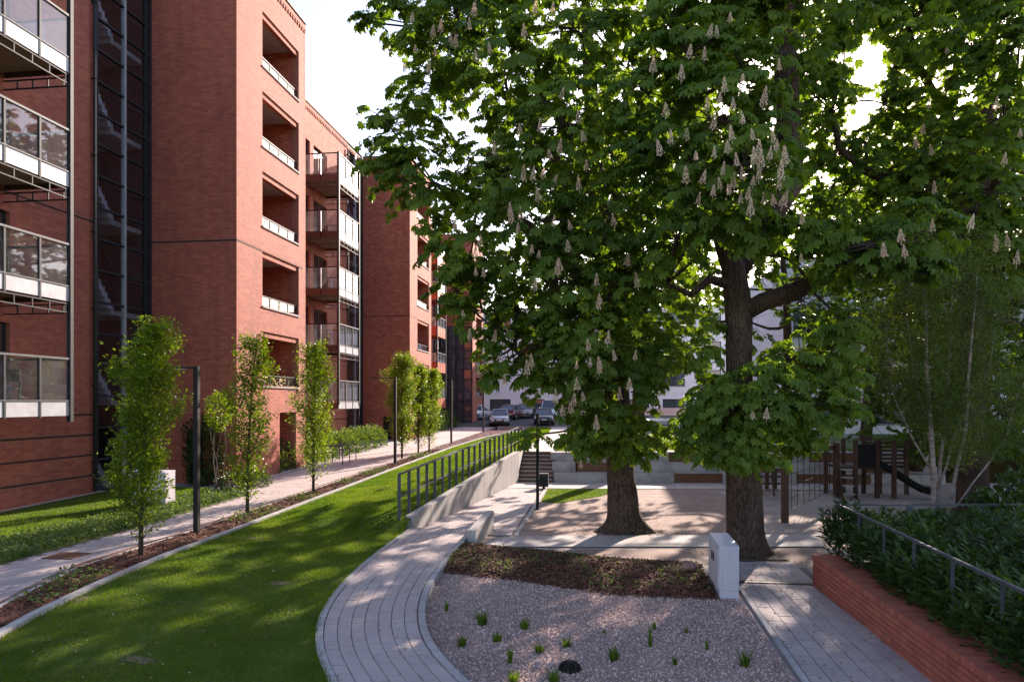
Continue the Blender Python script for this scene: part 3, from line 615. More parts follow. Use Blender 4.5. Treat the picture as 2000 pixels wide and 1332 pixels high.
# ================================================================== RED BRICK APARTMENT BUILDING
UM, UB, UW = -16.0, -14.0, -12.8            # main facade, balcony front, wing front (planes of constant x)
PER = 22.2; ROOF = 19.45
bld = thing('apartment_building', (UM, 20, .3), 'long red brick apartment block with glass balconies and stair towers, left of the footpath', 'building')
def wall_cells(L0, L1, Z0, Z1, holes):
    xs = sorted({L0, L1, *[h[0] for h in holes], *[h[1] for h in holes]}); xs = [x for x in xs if L0 <= x <= L1]
    out = []
    for a, b in zip(xs[:-1], xs[1:]):
        cuts = sorted([(h[2], h[3]) for h in holes if h[0] <= a + 1e-6 and h[1] >= b - 1e-6]); z = Z0
        for c0, c1 in cuts:
            if c0 > z: out.append((a, b, z, c0))
            z = max(z, c1)
        if z < Z1: out.append((a, b, z, Z1))
    return out
def brick_wall(plane, off, L0, L1, Z0, Z1, holes=(), geom=True, thick=.3, grooves=(), store=None, back0=0):
    """plane 'u': wall at x=off facing +x, horizontal axis y.  plane 'v': wall at y=off facing -y, axis x"""
    m = MB()
    for a, b, z0, z1 in wall_cells(L0 + back0, L1, Z0, Z1, holes):
        if plane == 'u': m.box(off - thick, off, a, b, z0, z1)
        else: m.box(a, b, off, off + thick, z0, z1)
    obj('wall', m, MT['mortar'] if geom else MT['brick_x'], bld)
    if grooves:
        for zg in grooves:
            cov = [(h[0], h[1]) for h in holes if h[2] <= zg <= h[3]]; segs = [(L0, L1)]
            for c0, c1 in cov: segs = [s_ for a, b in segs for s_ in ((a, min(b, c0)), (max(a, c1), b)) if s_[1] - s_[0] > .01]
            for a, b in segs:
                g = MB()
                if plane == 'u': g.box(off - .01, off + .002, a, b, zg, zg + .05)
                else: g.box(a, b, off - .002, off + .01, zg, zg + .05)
                obj('groove_shade_strip', g, MT['groove'], bld)  # flat dark strip standing in for the shade of a recessed joint
    if not geom: return
    R = []; bh, bl, j = .075, .25, .007; row = 0; z = Z0
    while z + bh - j <= Z1 + .001:
        z1 = z + bh - j
        if not any(z < gz + .05 and z1 > gz for gz in grooves):
            x = L0 - (bl / 2 if row % 2 else 0)
            hs = [h for h in holes if h[2] < (z + z1) / 2 < h[3]]
            while x < L1:
                segs = [(max(x, L0), min(x + bl - j, L1))]
                for h in hs: segs = [s_ for a, b in segs for s_ in ((a, min(b, h[0])), (max(a, h[1]), b)) if s_[1] - s_[0] > .02]
                R += [(a, b, z, z1) for a, b in segs if b - a > .02]; x += bl
        z += bh; row += 1
    R = np.array(R); store.append((plane, off, R))
HERO = []; STORE = []
def bricks_build():
    VV, QQ = [], []; n0 = 0; cand = []
    BXF = np.array([(4, 5, 6, 7), (0, 1, 5, 4), (1, 2, 6, 5), (2, 3, 7, 6), (3, 0, 4, 7)])
    A = []
    for plane, off, R in STORE:
        n = len(R); p = .0018 + rng.uniform(-.0007, .0007, n); a, b, z0, z1 = R.T
        if plane == 'u':
            mk = lambda h, z, x: np.stack([x, h, z], 1); x0 = np.full(n, off); x1 = off + p
        else:
            mk = lambda h, z, x: np.stack([h, x, z], 1); x0 = np.full(n, off); x1 = off - p
        if plane == 'u': c = [mk(a, z0, x0), mk(b, z0, x0), mk(b, z1, x0), mk(a, z1, x0), mk(a, z0, x1), mk(b, z0, x1), mk(b, z1, x1), mk(a, z1, x1)]
        else: c = [mk(a, z0, x0), mk(b, z0, x0), mk(b, z1, x0), mk(a, z1, x0), mk(a, z0, x1), mk(b, z0, x1), mk(b, z1, x1), mk(a, z1, x1)]
        A.append(np.stack(c, 1))
    A = np.concatenate(A); ctr = A.mean(1); X, Y, d = proj(ctr)
    wpx = np.abs(proj(A[:, 4])[0] - proj(A[:, 5])[0]); vis = (X > 10) & (X < 1990) & (Y > 0) & (Y < 1330)
    bad = (ctr[:, 1] > 13) & (ctr[:, 1] < 17.6) & (ctr[:, 0] < -15) & (ctr[:, 2] > 2.9)   # behind the balconies
    score = np.where(vis & ~bad, wpx / 1.0, -1); order = np.argsort(-score); hero = order[:300]; rest = order[300:]
    o0 = np.array(org(bld)); cache = {}
    for i in hero:
        vv = A[i]; c = vv.mean(0); key = tuple(np.round((vv[6] - vv[4]), 2)) + (abs(vv[4][0] - vv[0][0]) > .001,)
        if key not in cache: cache[key] = bulk_mesh('brick', vv - c, BXF, MT['brick'])
        link('brick', cache[key], bld, tuple(c - o0))
    V = A[rest].reshape(-1, 3); Q = (BXF[None] + (np.arange(len(rest)) * 8)[:, None, None]).reshape(-1, 4)
    bulk('bricks', V, Q, MT['brick'], bld)
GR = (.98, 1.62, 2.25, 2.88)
def frame_rect(m, plane, off, a, b, z0, z1, w=.06, dp=.06):
    for (h0, h1, k0, k1) in ((a, a + w, z0, z1), (b - w, b, z0, z1), (a + w, b - w, z0, z0 + w), (a + w, b - w, z1 - w, z1)):
        if plane == 'u': m.box(off - dp, off, h0, h1, k0, k1)
        else: m.box(h0, h1, off, off + dp, k0, k1)
def window_u(off, a, b, z0, z1, mull=1):
    m = MB(); frame_rect(m, 'u', off - .12, a + .003, b - .003, z0 + .003, z1 - .003)
    for i in range(mull): y = a + (b - a) * (i + 1) / (mull + 1); m.box(off - .175, off - .125, y - .03, y + .03, z0 + .06, z1 - .06)
    w = obj('window', m, MT['dark'], bld)
    obj('pane', MB().box(off - .155, off - .145, a + .05, b - .05, z0 + .05, z1 - .05), MT['glass'], w)
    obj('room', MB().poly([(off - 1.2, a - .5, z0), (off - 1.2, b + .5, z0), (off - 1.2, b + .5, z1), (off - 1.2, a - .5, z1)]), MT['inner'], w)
def unit(v0, geom, orange=False, first=False):
    """one repeat of the facade; v0 = shift along the street"""
    gz = max(.0, Lz(20 + v0) + .05)
    # main facade with balcony doors
    vA = 11.2 if first else 7.1 + .01
    wins = []
    for k in range(5):
        f = 3.1 + 3 * k
        wins += [(15.5 + v0, 17.43 + v0, f + .05, f + 2.35), (13.9 + v0, 15.0 + v0, f + .05, f + 2.35)]
    wins += [(13.9 + v0, 15.9 + v0, gz + .4, 2.5)]
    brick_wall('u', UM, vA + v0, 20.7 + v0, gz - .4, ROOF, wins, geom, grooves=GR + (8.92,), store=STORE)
    for h in wins: window_u(UM, *h, mull=1)
    # stair tower
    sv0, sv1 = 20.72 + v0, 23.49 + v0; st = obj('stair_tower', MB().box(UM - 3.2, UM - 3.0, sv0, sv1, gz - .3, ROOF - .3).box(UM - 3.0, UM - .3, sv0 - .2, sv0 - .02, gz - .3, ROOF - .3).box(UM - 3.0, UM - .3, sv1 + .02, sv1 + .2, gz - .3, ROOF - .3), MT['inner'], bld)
    mid = 22.1 + v0
    for y, w in ((sv0 + .04, .07), (mid, .1), (sv1 - .28, .07), (sv1 - .05, .08)): obj('mullion', MB().box(UM - .1, UM + .03, y - w / 2, y + w / 2, gz - .1, ROOF - .2), MT['alu' if y == mid else 'dark'], st)
    zz = [gz + .05 + i for i in range(int(ROOF - gz))]
    for z in zz: obj('transom', MB().box(UM - .08, UM + .022, sv0 + .08, sv1 - .1, z - .03, z + .03), MT['dark'], st)
    for z0, z1 in zip(zz[:-1], zz[1:]):
        for y0, y1 in ((sv0 + .08, mid - .05), (mid + .05, sv1 - .32)):
            obj('pane', MB().box(UM - .045, UM - .035, y0 - .01, y1 + .01, z0 + .02, z1 - .02), MT['glass'], st)
    for k in range(6):
        z = .35 + 3 * k; y0, y1 = sv0 + .12, sv1 - .5
        if z > ROOF - 2.5: break
        fl = MB(); n = 8                    # flight in front, rising towards the near end
        for i in range(n):
            ya = y1 - 1.0 - (y1 - 1.0 - y0) * i / n; yb = y1 - 1.0 - (y1 - 1.0 - y0) * (i + 1) / n; za = z + 1.5 * (i + 1) / n
            fl.box(UM - 1.35, UM - .32, yb, ya, za - .34, za)
        obj('flight', fl, MT['innerw'], st)
        obj('landing', MB().box(UM - 2.9, UM - .3, y1 - .98, y1 + .4, z - .16, z), MT['innerw'], st)
        bl = MB()
        for i in range(12):
            ya = y1 - 1.0 - (y1 - 1.0 - y0) * (i + .5) / 12; za = z + 1.5 * (i + .5) / 12; bl.box(UM - .3, UM - .285, ya - .009, ya + .009, za, za + 1.0)
        bl.bar((UM - .29, y1 - 1.0, z + 1.05), (UM - .29, y0, z + 2.55), .03, .05)
        for i in range(9): ya = y1 - .95 + 1.25 * i / 9; bl.box(UM - .3, UM - .285, ya - .009, ya + .009, z, z + 1.0)
        bl.box(UM - .31, UM - .275, y1 - .98, y1 + .35, z + 1.0, z + 1.05)
        obj('balustrade', bl, MT['black'], st)
    # balconies
    b0, b1 = 14.05 + v0, 17.25 + v0; nP = 3
    for k in range(5):
        f = 3.1 + 3 * k; fm = MT['orange'] if orange else MT['panel']
        s_ = obj('balcony', MB().box(UM + .01, UB - .06, b0 + .05, b1 - .05, f - .02, f + .1), MT['soffit'], bld)
        xs = np.linspace(b0, b1, nP + 1)
        fz0, fz1 = f - .16, f + .22
        if orange: fz0, fz1 = f - .3, f + .55
        for a, b in zip(xs[:-1], xs[1:]):
            obj('fascia_panel', MB().box(UB - .05, UB - .015, a + .03, b - .03, fz0, fz1), fm, s_)
            obj('glass_pane', MB().box(UB - .045, UB - .03, a + .04, b - .04, fz1 + .03, f + 1.3), MT['pane_lit' if v0 > 1 else 'pane'], s_)
        for y in xs: obj('post', MB().box(UB - .07, UB - .0, y - .03, y + .03, f - .2, f + 1.33), MT['dark'], s_)
        for yy in (b0, b1):                 # end sides
            xe = np.linspace(UM + .1, UB - .07, 3)
            for a, b in zip(xe[:-1], xe[1:]):
                obj('glass_pane', MB().box(a + .03, b - .03, yy - .008, yy + .008, f + .25, f + 1.3), MT['pane'], s_)
                obj('post', MB().box(a - .02, a + .02, yy - .02, yy + .02, f - .1, f + 1.3), MT['alu' if a > UM + .5 else 'dark'], s_)
            obj('end_fascia', MB().box(UM + .02, UB - .075, yy - .02, yy + .02, fz0 + .02, fz1 - .01), MT['orange'] if orange else MT['wood'], s_)
            obj('handrail', MB().box(UM + .02, UB - .04, yy - .025, yy + .025, f + 1.3, f + 1.35), MT['dark'], s_)
        h = MB().box(UB - .075, UB + .01, b0, b1, f + 1.305, f + 1.36); obj('handrail', h, MT['rail'], s_)
        obj('lower_rail', MB().box(UB - .06, UB + .008, b0, b1, fz1 + .0, fz1 + .03), MT['rail'], s_)
        if k > 0 and not orange:            # slim lattice beam under the slab
            t_ = MB().box(UB - .05, UB - .01, b0, b1, f - .24, f - .21).box(UB - .05, UB - .01, b0, b1, f - .47, f - .44)
            for y in np.arange(b0 + .25, b1, .55): t_.box(UB - .045, UB - .015, y - .015, y + .015, f - .44, f - .24)
            for yy in (b0, b1):
                t_.box(UM, UB - .05, yy - .02, yy + .02, f - .24, f - .21).box(UM, UB - .05, yy - .02, yy + .02, f - .47, f - .44)
                for x in np.arange(UM + .4, UB, .45): t_.box(x - .015, x + .015, yy - .015, yy + .015, f - .44, f - .24)
            obj('lattice_beam', t_, MT['dark'], s_)
    for y in (b0 + .04, b1 - .03): obj('column', MB().box(UB - .09, UB + .025, y - .055, y + .055, gz + (2.35 if True else 0), 3.1 + 12 + 1.4), MT['dark'], bld)
    # wing
    w0, w1 = 23.53 + v0, 29.3 + v0
    doors = [(UM + 1.35, UM + 1.95, gz - .4, 2.35)]
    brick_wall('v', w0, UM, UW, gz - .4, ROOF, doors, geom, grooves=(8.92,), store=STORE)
    obj('door', MB().box(UM + 1.35, UM + 1.95, w0 + .2, w0 + .25, gz - .3, 2.35), MT['black'], bld)
    hl = [(25.42 + v0, 28.62 + v0, 3.9 + 3 * k, 5.95 + 3 * k) for k in range(5)] + [(26.85 + v0, 28.35 + v0, gz - .4, 2.9)]
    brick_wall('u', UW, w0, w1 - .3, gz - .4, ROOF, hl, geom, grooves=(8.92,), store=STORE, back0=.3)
    obj('passage', MB().box(UW - 1.6, UW - 1.5, 26.4 + v0, 28.8 + v0, gz - .4, 2.9).box(UW - 1.5, UW - .31, 28.36 + v0, 28.5 + v0, gz - .4, 2.9), MT['brick_x'], bld)
    for k in range(5):
        z0, z1 = 3.9 + 3 * k, 5.95 + 3 * k; a, b = 25.42 + v0, 28.62 + v0; D = 2.0
        lg = obj('loggia', MB().box(UW - D, UW - .31, b + .002, b + .12, z0 - .6, z1 + .2), MT['brick_x'], bld); obj('side_wall', MB().box(UW - D, UW - .31, a - .12, a - .002, z0 - .6, z1 + .2), MT['brick_x'], lg)
        bw = MB()
        for c in wall_cells(a, b, z0 - .6, z1 + .2, [(a + .9, a + 2.3, z0 - .55, z1 - .1)]): bw.box(UW - D - .1, UW - D, c[0], c[1], c[2], c[3])
        obj('back_wall', bw, MT['brick_x'], lg)
        obj('ceiling', MB().box(UW - D, UW - .31, a, b, z1 + .02, z1 + .12), MT['ceil'], lg)
        obj('floor', MB().box(UW - D, UW - .31, a, b, z0 - .65, z0 - .55), MT['conc'], lg)
        obj('balcony_door', MB().box(UW - D - .08, UW - D - .05, a + .9, a + 2.3, z0 - .55, z1 - .1), MT['carglass'], lg)
        obj('lintel', MB().box(UW - .24, UW - .06, a + .002, b - .002, z1 - .2, z1 - .003), MT['brick_x'], lg)
        obj('sill', MB().box(UW - .28, UW + .05, a - .04, b + .04, z0 - .06, z0 + .0), MT['kerb'], lg)
        xs = np.linspace(a + .02, b - .02, 5)
        for q, (y0, y1) in enumerate(zip(xs[:-1], xs[1:])): obj('glass_pane', MB().box(UW - .12, UW - .105, y0 + .03, y1 - .03, z0 + .04, z0 + .38), MT['pane'], lg)
        pm = MB()
        for y in xs: pm.box(UW - .13, UW - .09, y - .02, y + .02, z0, z0 + .4)
        pm.box(UW - .14, UW - .08, a, b, z0 + .385, z0 + .425); obj('railing', pm, MT['dark'], lg)
    # return wall, roof, cornice
    obj('wall', MB().box(UM, UW, w1 - .3, w1, gz - .4, ROOF), MT['brick_x'], bld)
    rf = obj('roof', MB().box(UM - 12, UM - .02, vA + v0, w0, ROOF - .35, ROOF - .05).box(UM - 12, UW - .02, w0 + .02, w1 - .02, ROOF - .3, ROOF - .1), MT['conc'], bld)
    cp = MB().box(UW - .34, UW + .05, w0 - .05, w1 + .02, ROOF, ROOF + .05).box(UM, UW - .34, w0 - .05, w0 + .3, ROOF, ROOF + .05).box(UM - .34, UM + .05, vA + v0, w0 - .06, ROOF, ROOF + .05); obj('coping', cp, MT['dark'], rf)
    dn = MB()
    for y in np.arange(w0 + .1, w1 - .1, .22): dn.box(UW + .01, UW + .035, y, y + .11, ROOF - .42, ROOF - .3)
    for y in np.arange(vA + v0 + .1, 23.3 + v0, .22): dn.box(UM + .01, UM + .035, y, y + .11, ROOF - .42, ROOF - .3)
    for x in np.arange(UM + .1, UW - .1, .22): dn.box(x, x + .11, w0 - .035, w0 - .01, ROOF - .42, ROOF - .3)
    dn.box(UW + .01, UW + .03, w0, w1, ROOF - .28, ROOF - .2).box(UM + .01, UM + .03, vA + v0, 23.4 + v0, ROOF - .28, ROOF - .2)
    obj('cornice', dn, MT['brick_x'], rf)
    obj('back_wall', MB().box(UM - 12.2, UM - 12, vA + v0, w1, gz - .4, ROOF - .05), MT['brick_x'], bld)
def downpipe(u, v, z0, z1):
    d = obj('downpipe', MB().tube([(u, v, z0), (u, v, z1)], [.05, .05], 10), MT['dark'], bld, True)
    for z in np.arange(z0 + 1, z1, 2.4): obj('bracket', MB().box(u - .09, u + .06, v - .06, v + .06, z, z + .04), MT['dark'], d)
downpipe(UM + .1, 20.55, .4, ROOF - .5); downpipe(UM + .1, 20.55 + PER, .8, ROOF - .5)
unit(0, True, first=True); unit(PER, False); unit(2 * PER, False, orange=True)
cwv = 23.53 + 2 * PER; cwl = obj('curtain_wall', MB().box(UM + .1, UW - .1, cwv - .05, cwv - .012, 1.3, 10.6), MT['carglass'], bld)
for x in np.linspace(UM + .1, UW - .1, 5): obj('mullion', MB().box(x - .04, x + .04, cwv - .12, cwv - .052, 1.3, 10.6), MT['dark'], cwl)
for z in np.arange(1.35, 10.7, 1.02): obj('transom', MB().box(UM + .1, UW - .1, cwv - .1, cwv - .053, z - .03, z + .03), MT['dark'], cwl)
bricks_build()
# furniture on the lowest balcony
def chair(u, v, z, label):
    t = thing('chair', (u, v, z), label, 'chair')
    obj('seat', MB().box(u - .22, u + .22, v - .22, v + .22, z + .42, z + .46), MT['black'], t)
    obj('backrest', MB().box(u - .2, u + .2, v + .2, v + .235, z + .6, z + .92).box(u - .22, u - .18, v + .2, v + .235, z + .46, z + .6).box(u + .18, u + .22, v + .2, v + .235, z + .46, z + .6), MT['black'], t)
    for a in (-.2, .2):
        for b in (-.2, .2): obj('leg', MB().box(u + a - .018, u + a + .018, v + b - .018, v + b + .018, z, z + .42), MT['black'], t)
chair(-14.75, 15.95, 3.2, 'black chair on the lowest glass balcony at the left edge')

# ================================================================== FAR BUILDINGS
def far_building(name, label, u0, u1, v, depth, z0, z1, storeys, cols, wallm, ww=.62, wh=.55, band=True, skip=()):
    t = thing(name, ((u0 + u1) / 2, v, z0), label, 'building'); holes = []
    sh = (z1 - z0) / storeys; cw = (u1 - u0) / cols
    for s_ in range(storeys):
        for c in range(cols):
            if (s_, c) in skip: continue
            a = u0 + cw * (c + .5 - ww / 2); holes.append((a, a + cw * ww, z0 + sh * (s_ + .22), z0 + sh * (s_ + .22 + wh)))
    m = MB()
    for a, b, c0, c1 in wall_cells(u0, u1, z0, z1, holes): m.box(a, b, v, v + .3, c0, c1)
    m.box(u0, u0 + .3, v + .3, v + depth, z0, z1).box(u1 - .3, u1, v + .3, v + depth, z0, z1).box(u0, u1, v + depth, v + depth + .3, z0, z1)
    obj('wall', m, wallm, t); obj('roof', MB().box(u0 + .1, u1 - .1, v + .1, v + depth, z1 - .3, z1 - .1).box(u0 - .1, u1 + .1, v - .12, v + .2, z1, z1 + .12), MT['conc'], t)
    for h in holes:
        f = MB(); frame_rect(f, 'v', v + .12, h[0] + .003, h[1] - .003, h[2] + .003, h[3] - .003, .07, .06); x = (h[0] + h[1]) / 2; f.box(x - .03, x + .03, v + .125, v + .17, h[2] + .07, h[3] - .07)
        w = obj('window', f, MT['dark'], t); obj('pane', MB().box(h[0] + .06, h[1] - .06, v + .145, v + .155, h[2] + .06, h[3] - .06), MT['carglass'], w)
        obj('sill', MB().box(h[0] - .05, h[1] + .05, v - .06, v - .003, h[2] - .07, h[2] - .01), MT['kerb'], w)
    if band:
        for s_ in range(1, storeys): obj('string_course', MB().box(u0, u1, v - .05, v - .003, z0 + sh * s_ - .1, z0 + sh * s_ + .1), wallm, t)
    return t
far_building('white_building', 'white rendered building at the far end behind the parked cars', -19, 14, 86, 14, UP - .1, 14.5, 4, 8, MT['white'], skip=((1, 0), (2, 0), (3, 0), (1, 1), (2, 1)))
far_building('pale_building', 'white building with wide dark windows seen between the chestnut trunks', 12, 34, 51, 12, UP, 13.0, 4, 5, MT['white'], .72, .6)
far_building('dark_building', 'dark blue grey building at the right behind the birch', 34.5, 60, 47, 14, UP, 15.5, 4, 6, mat('blue_grey_cladding', [(.05, .06, .1), (.09, .1, .15)], 3, .6), .55, .5)
wb = MB().box(-5.2, 9, 80, 80.35, UP - .1, UP + 1.5); tag(obj('pink_wall', wb, mat('pale_pink_render', [(.5, .38, .36), (.6, .47, .45)], 2, .85), None, base=(0, 80, UP)), 'low pale pink wall behind the parked cars', 'wall')

# ================================================================== RETAINING WALL, RAILING, STEPS, SEATS
rw = thing('retaining_wall', (wall_u(17.6), 17.6, 0), 'sloping concrete retaining wall beside the ramp, carrying the grey railing', 'wall')
NS = 9; W0, W1 = 17.55, 29.15
for i in range(NS):
    a = W0 + (W1 - W0) * i / NS + (.011 if i else 0); b = W0 + (W1 - W0) * (i + 1) / NS - .011
    ua, ub = wall_u(a), wall_u(b); th = .2
    m = MB().quadbox([(ua - th/2, a, -.1), (ua + th/2, a, -.1), (ub + th/2, b, -.1), (ub - th/2, b, -.1), (ua - th/2, a, wall_top(a)), (ua + th/2, a, wall_top(a)), (ub + th/2, b, wall_top(b)), (ub - th/2, b, wall_top(b))])
    obj('panel', m, MT['conc'], rw)
obj('joint_fill', MB().quadbox([(wall_u(W0 + .2) - .07, W0 + .2, -.1), (wall_u(W0 + .2) + .07, W0 + .2, -.1), (wall_u(W1 - .2) + .07, W1 - .2, -.1), (wall_u(W1 - .2) - .07, W1 - .2, -.1), (wall_u(W0 + .2) - .07, W0 + .2, wall_top(W0 + .2) - .05), (wall_u(W0 + .2) + .07, W0 + .2, wall_top(W0 + .2) - .05), (wall_u(W1 - .2) + .07, W1 - .2, wall_top(W1 - .2) - .05), (wall_u(W1 - .2) - .07, W1 - .2, wall_top(W1 - .2) - .05)]), MT['black'], rw)
rl = thing('ramp_railing', (wall_u(17.4) - .2, 17.4, .3), 'grey steel railing with flat posts running up along the retaining wall', 'railing')
def rpz(v, h): return (wall_u(v) - .2, v, 1.5 + .055 * (v - 17.4) + h - 1)
for h, n in ((1.0, 'handrail'), (.42, 'middle_rail')):
    obj(n, MB().bar(rpz(17.35, h), rpz(30.4, h), .05, .045 if h > .9 else .03), MT['rail'], rl)
NPOST = 21
for i in range(NPOST):
    v = 17.38 + (30.4 - 17.38) * i / (NPOST - 1); p = rpz(v, 0); m = MB()
    m.box(p[0] - .04, p[0] + .04, v - .012, v + .012, min(wall_top(v) - .2, UP - .1), p[2] + .975); obj('post', m, MT['rail'], rl)
cw = thing('cheek_wall', (-3.1, 16.9, 0), 'short low concrete wall at the right side of the ramp start', 'wall')
obj('body', MB().quadbox([(-3.2, 16.3, -.05), (-3.0, 16.3, -.05), (-2.86, 18.1, -.05), (-3.06, 18.1, -.05), (-3.2, 16.3, .33), (-3.0, 16.3, .33), (-2.86, 18.1, .52), (-3.06, 18.1, .52)]), MT['conc'], cw)
st = thing('garden_steps', (-3, 29.3, 0), 'brown garden steps climbing beside the retaining wall', 'steps'); NR = 8; rise = UP / NR; tr = .27
for i in range(NR):
    v = 29.2 + tr * i
    obj('step', MB().box(-3.58, -2.22, v + .03, v + tr + .6, rise * i - .3 if i == 0 else rise * i - .12, rise * (i + 1) - .035), MT['deck'], st)
    obj('tread', MB().box(-3.6, -2.2, v, v + tr + .02, rise * (i + 1) - .033, rise * (i + 1)), MT['kerb'], st)
obj('side_wall', MB().box(-3.8, -3.62, 29.2, 31.5, -.1, UP + .06), MT['conc'], st)
E2 = np.array((.9965, .084)); N2 = np.array((-.084, .9965))
se = thing('seating_terrace', (3, 30, 0), 'three-tier concrete seating terrace with brown timber fronts between steps and playground', 'terrace')
BLK = .98
for k in range(3):
    z0, z1 = k * UP / 3, (k + 1) * UP / 3
    for i in range(16):
        q0 = np.array((-2.16, 29.42)) + E2 * (BLK * i + .004 - .06 * k * (i == 0)) + N2 * .62 * k; q1 = q0 + E2 * (BLK - .008)
        timber = i in ((5, 6, 10, 11, 12), (1, 2, 8, 9, 13), (5, 6, 11, 12))[k]
        if timber: q0 = q0 + N2 * .03; q1 = q1 + N2 * .03
        b0, b1 = q0 + N2 * (.62 if k < 2 else .9), q1 + N2 * (.62 if k < 2 else .9)
        z00 = -.1 if k == 0 else z0 - .1
        m = MB().quadbox([(*q0, z00), (*q1, z00), (*b1, z00), (*b0, z00), (*q0, z1), (*q1, z1), (*b1, z1), (*b0, z1)])
        o = obj('timber_block' if timber else 'concrete_block', m, MT['deck' if timber else 'concd'], se)
        if timber: obj('seat_board', MB().quadbox([(*(q0 - N2 * .045), z1 + .003), (*(q1 - N2 * .045), z1 + .003), (*b1, z1 + .003), (*b0, z1 + .003), (*(q0 - N2 * .045), z1 + .035), (*(q1 - N2 * .045), z1 + .035), (*b1, z1 + .035), (*b0, z1 + .035)]), MT['kerb'], o)
# basin on the upper terrace
bu = G(1325, 846, UP); t = thing('water_basin', bu, 'stepped pale concrete basin with water on the raised lawn', 'basin')
for k, (g, h) in enumerate(((0, .28), (.5, .56), (1.0, .84))): obj('step', MB().box(bu[0] - 2.6 + g * .6, bu[0] + 3.4 - g * .6, bu[1] + g, bu[1] + 9 - g, UP + (.0 if k == 0 else .28 * k + .001), UP + h - (.06 if k < 2 else 0)), MT['panel'], t)
obj('water', MB().box(bu[0] - 1.7, bu[0] + 2.5, bu[1] + 1.3, bu[1] + 7.6, UP + .842, UP + .86), MT['water'], t)

# ================================================================== STREET FURNITURE
def lamp_post(u, v, z, h, label, r=.055, arm=1.0):
    t = thing('lamp_post', (u, v, z), label, 'lamp post', 'slim dark lamp posts along the paths')
    obj('base_plate', MB().box(u - .11, u + .11, v - .11, v + .11, z, z + .02), MT['black'], t)
    obj('pole', MB().box(u - r, u + r, v - r, v + r, z, z + h), MT['black'], t)
    if arm:
        a = obj('arm', MB().box(u - arm - r, u - r, v - .05, v + .05, z + h - .06, z + h - .02), MT['black'], t)
        obj('lens', MB().box(u - arm - r + .05, u - r - .2, v - .04, v + .04, z + h - .066, z + h - .0605), MT['lamp'], a)
for (px, py, top, lab) in [(380, 1040, 715, 'black lamp post nearest the camera beside the first columnar tree'), (757, 905, 737, 'dark lamp post left of the group of three columnar trees'),
                           (878, 867, 742, 'thin lamp post right of the group of three columnar trees'), (935, 845, 748, 'farthest lamp post of the footpath, in front of the parked white car')]:
    z = .3
    for _ in range(6): u, v, _z = G(px, py, z); z = Lz(v)
    d = (EYE - z) * F / (py - HY); lamp_post(-9.32, v, z, (py - top) / F * d, lab)
u, v, _ = G(1050, 995, 0); lamp_post(u, v, 0, 2.95, 'black post at the corner of the soil square beside the litter bin', .045, .5)
u, v, _ = G(1062, 955, 0); t = thing('litter_bin', (u, v, 0), 'dark grey litter bin at the foot of the garden steps', 'bin')
obj('body', MB().box(u - .17, u + .17, v - .15, v + .15, .1, .55), MT['rail'], t); obj('lid', MB().box(u - .18, u + .18, v - .16, v + .16, .553, .6), MT['black'], t); obj('foot', MB().box(u - .05, u + .05, v - .05, v + .05, .0, .1), MT['black'], t)
for i in range(5): obj('slat', MB().box(u - .15 + i * .07, u - .1 + i * .07, v - .163, v - .152, .13, .52), MT['black'], t)
# utility cabinets
def cabinet(u0, u1, v0, v1, z0, z1, label, doors='front'):
    t = thing('utility_cabinet', ((u0 + u1) / 2, (v0 + v1) / 2, z0), label, 'cabinet', 'grey utility cabinets')
    obj('plinth', MB().box(u0 + .004, u1 - .004, v0 + .004, v1 - .004, z0, z0 + .16), MT['cabinet'], t)
    obj('body', MB().box(u0, u1, v0, v1, z0 + .165, z1 - .06), MT['cabinet'], t)
    obj('roof', MB().quadbox([(u0 - .004, v0 - .004, z1 - .058), (u1 + .004, v0 - .004, z1 - .058), (u1 + .004, v1 + .004, z1 - .058), (u0 - .004, v1 + .004, z1 - .058), (u0 - .004, v0 - .004, z1 - .02), (u1 + .004, v0 - .004, z1 - .02), (u1 + .004, v1 + .004, z1), (u0 - .004, v1 + .004, z1)]), MT['cabinet'], t)
    for k in range(2):
        if doors == 'left': d = obj('door', MB().box(u0 - .018, u0 - .002, v0 + .03 + (v1 - v0) / 2 * k, v0 - .01 + (v1 - v0) / 2 * (k + 1), z0 + .2, z1 - .09), MT['cabinet'], t); obj('handle', MB().box(u0 - .035, u0 - .0185, v0 + (v1 - v0) * (.42 + .16 * k) - .015, v0 + (v1 - v0) * (.42 + .16 * k) + .015, z0 + .55, z0 + .7), MT['black'], d)
        else: d = obj('door', MB().box(u0 + .03 + (u1 - u0) / 2 * k, u0 - .01 + (u1 - u0) / 2 * (k + 1), v0 - .018, v0 - .002, z0 + .2, z1 - .09), MT['cabinet'], t); obj('handle', MB().box(u0 + (u1 - u0) * (.42 + .16 * k) - .015, u0 + (u1 - u0) * (.42 + .16 * k) + .015, v0 - .035, v0 - .0185, z0 + .55, z0 + .7), MT['black'], d)
        if doors != 'left': pass
    for k in range(7):
        if doors == 'left': x = u0 + (u1 - u0) * (k + .5) / 7; obj('rib', MB().box(x - .008, x + .008, v0 - .008, v0 - .001, z0 + .2, z1 - .09), MT['cabinet'], t)
cabinet(1.86, 2.18, 12.3, 13.45, 0, .92, 'tall grey utility cabinet at the end of the bark bank beside the right path', 'left')
cabinet(-13.2, -12.1, 18.4, 18.85, .33, 1.38, 'pale utility cabinet behind the first columnar tree near the brick building')
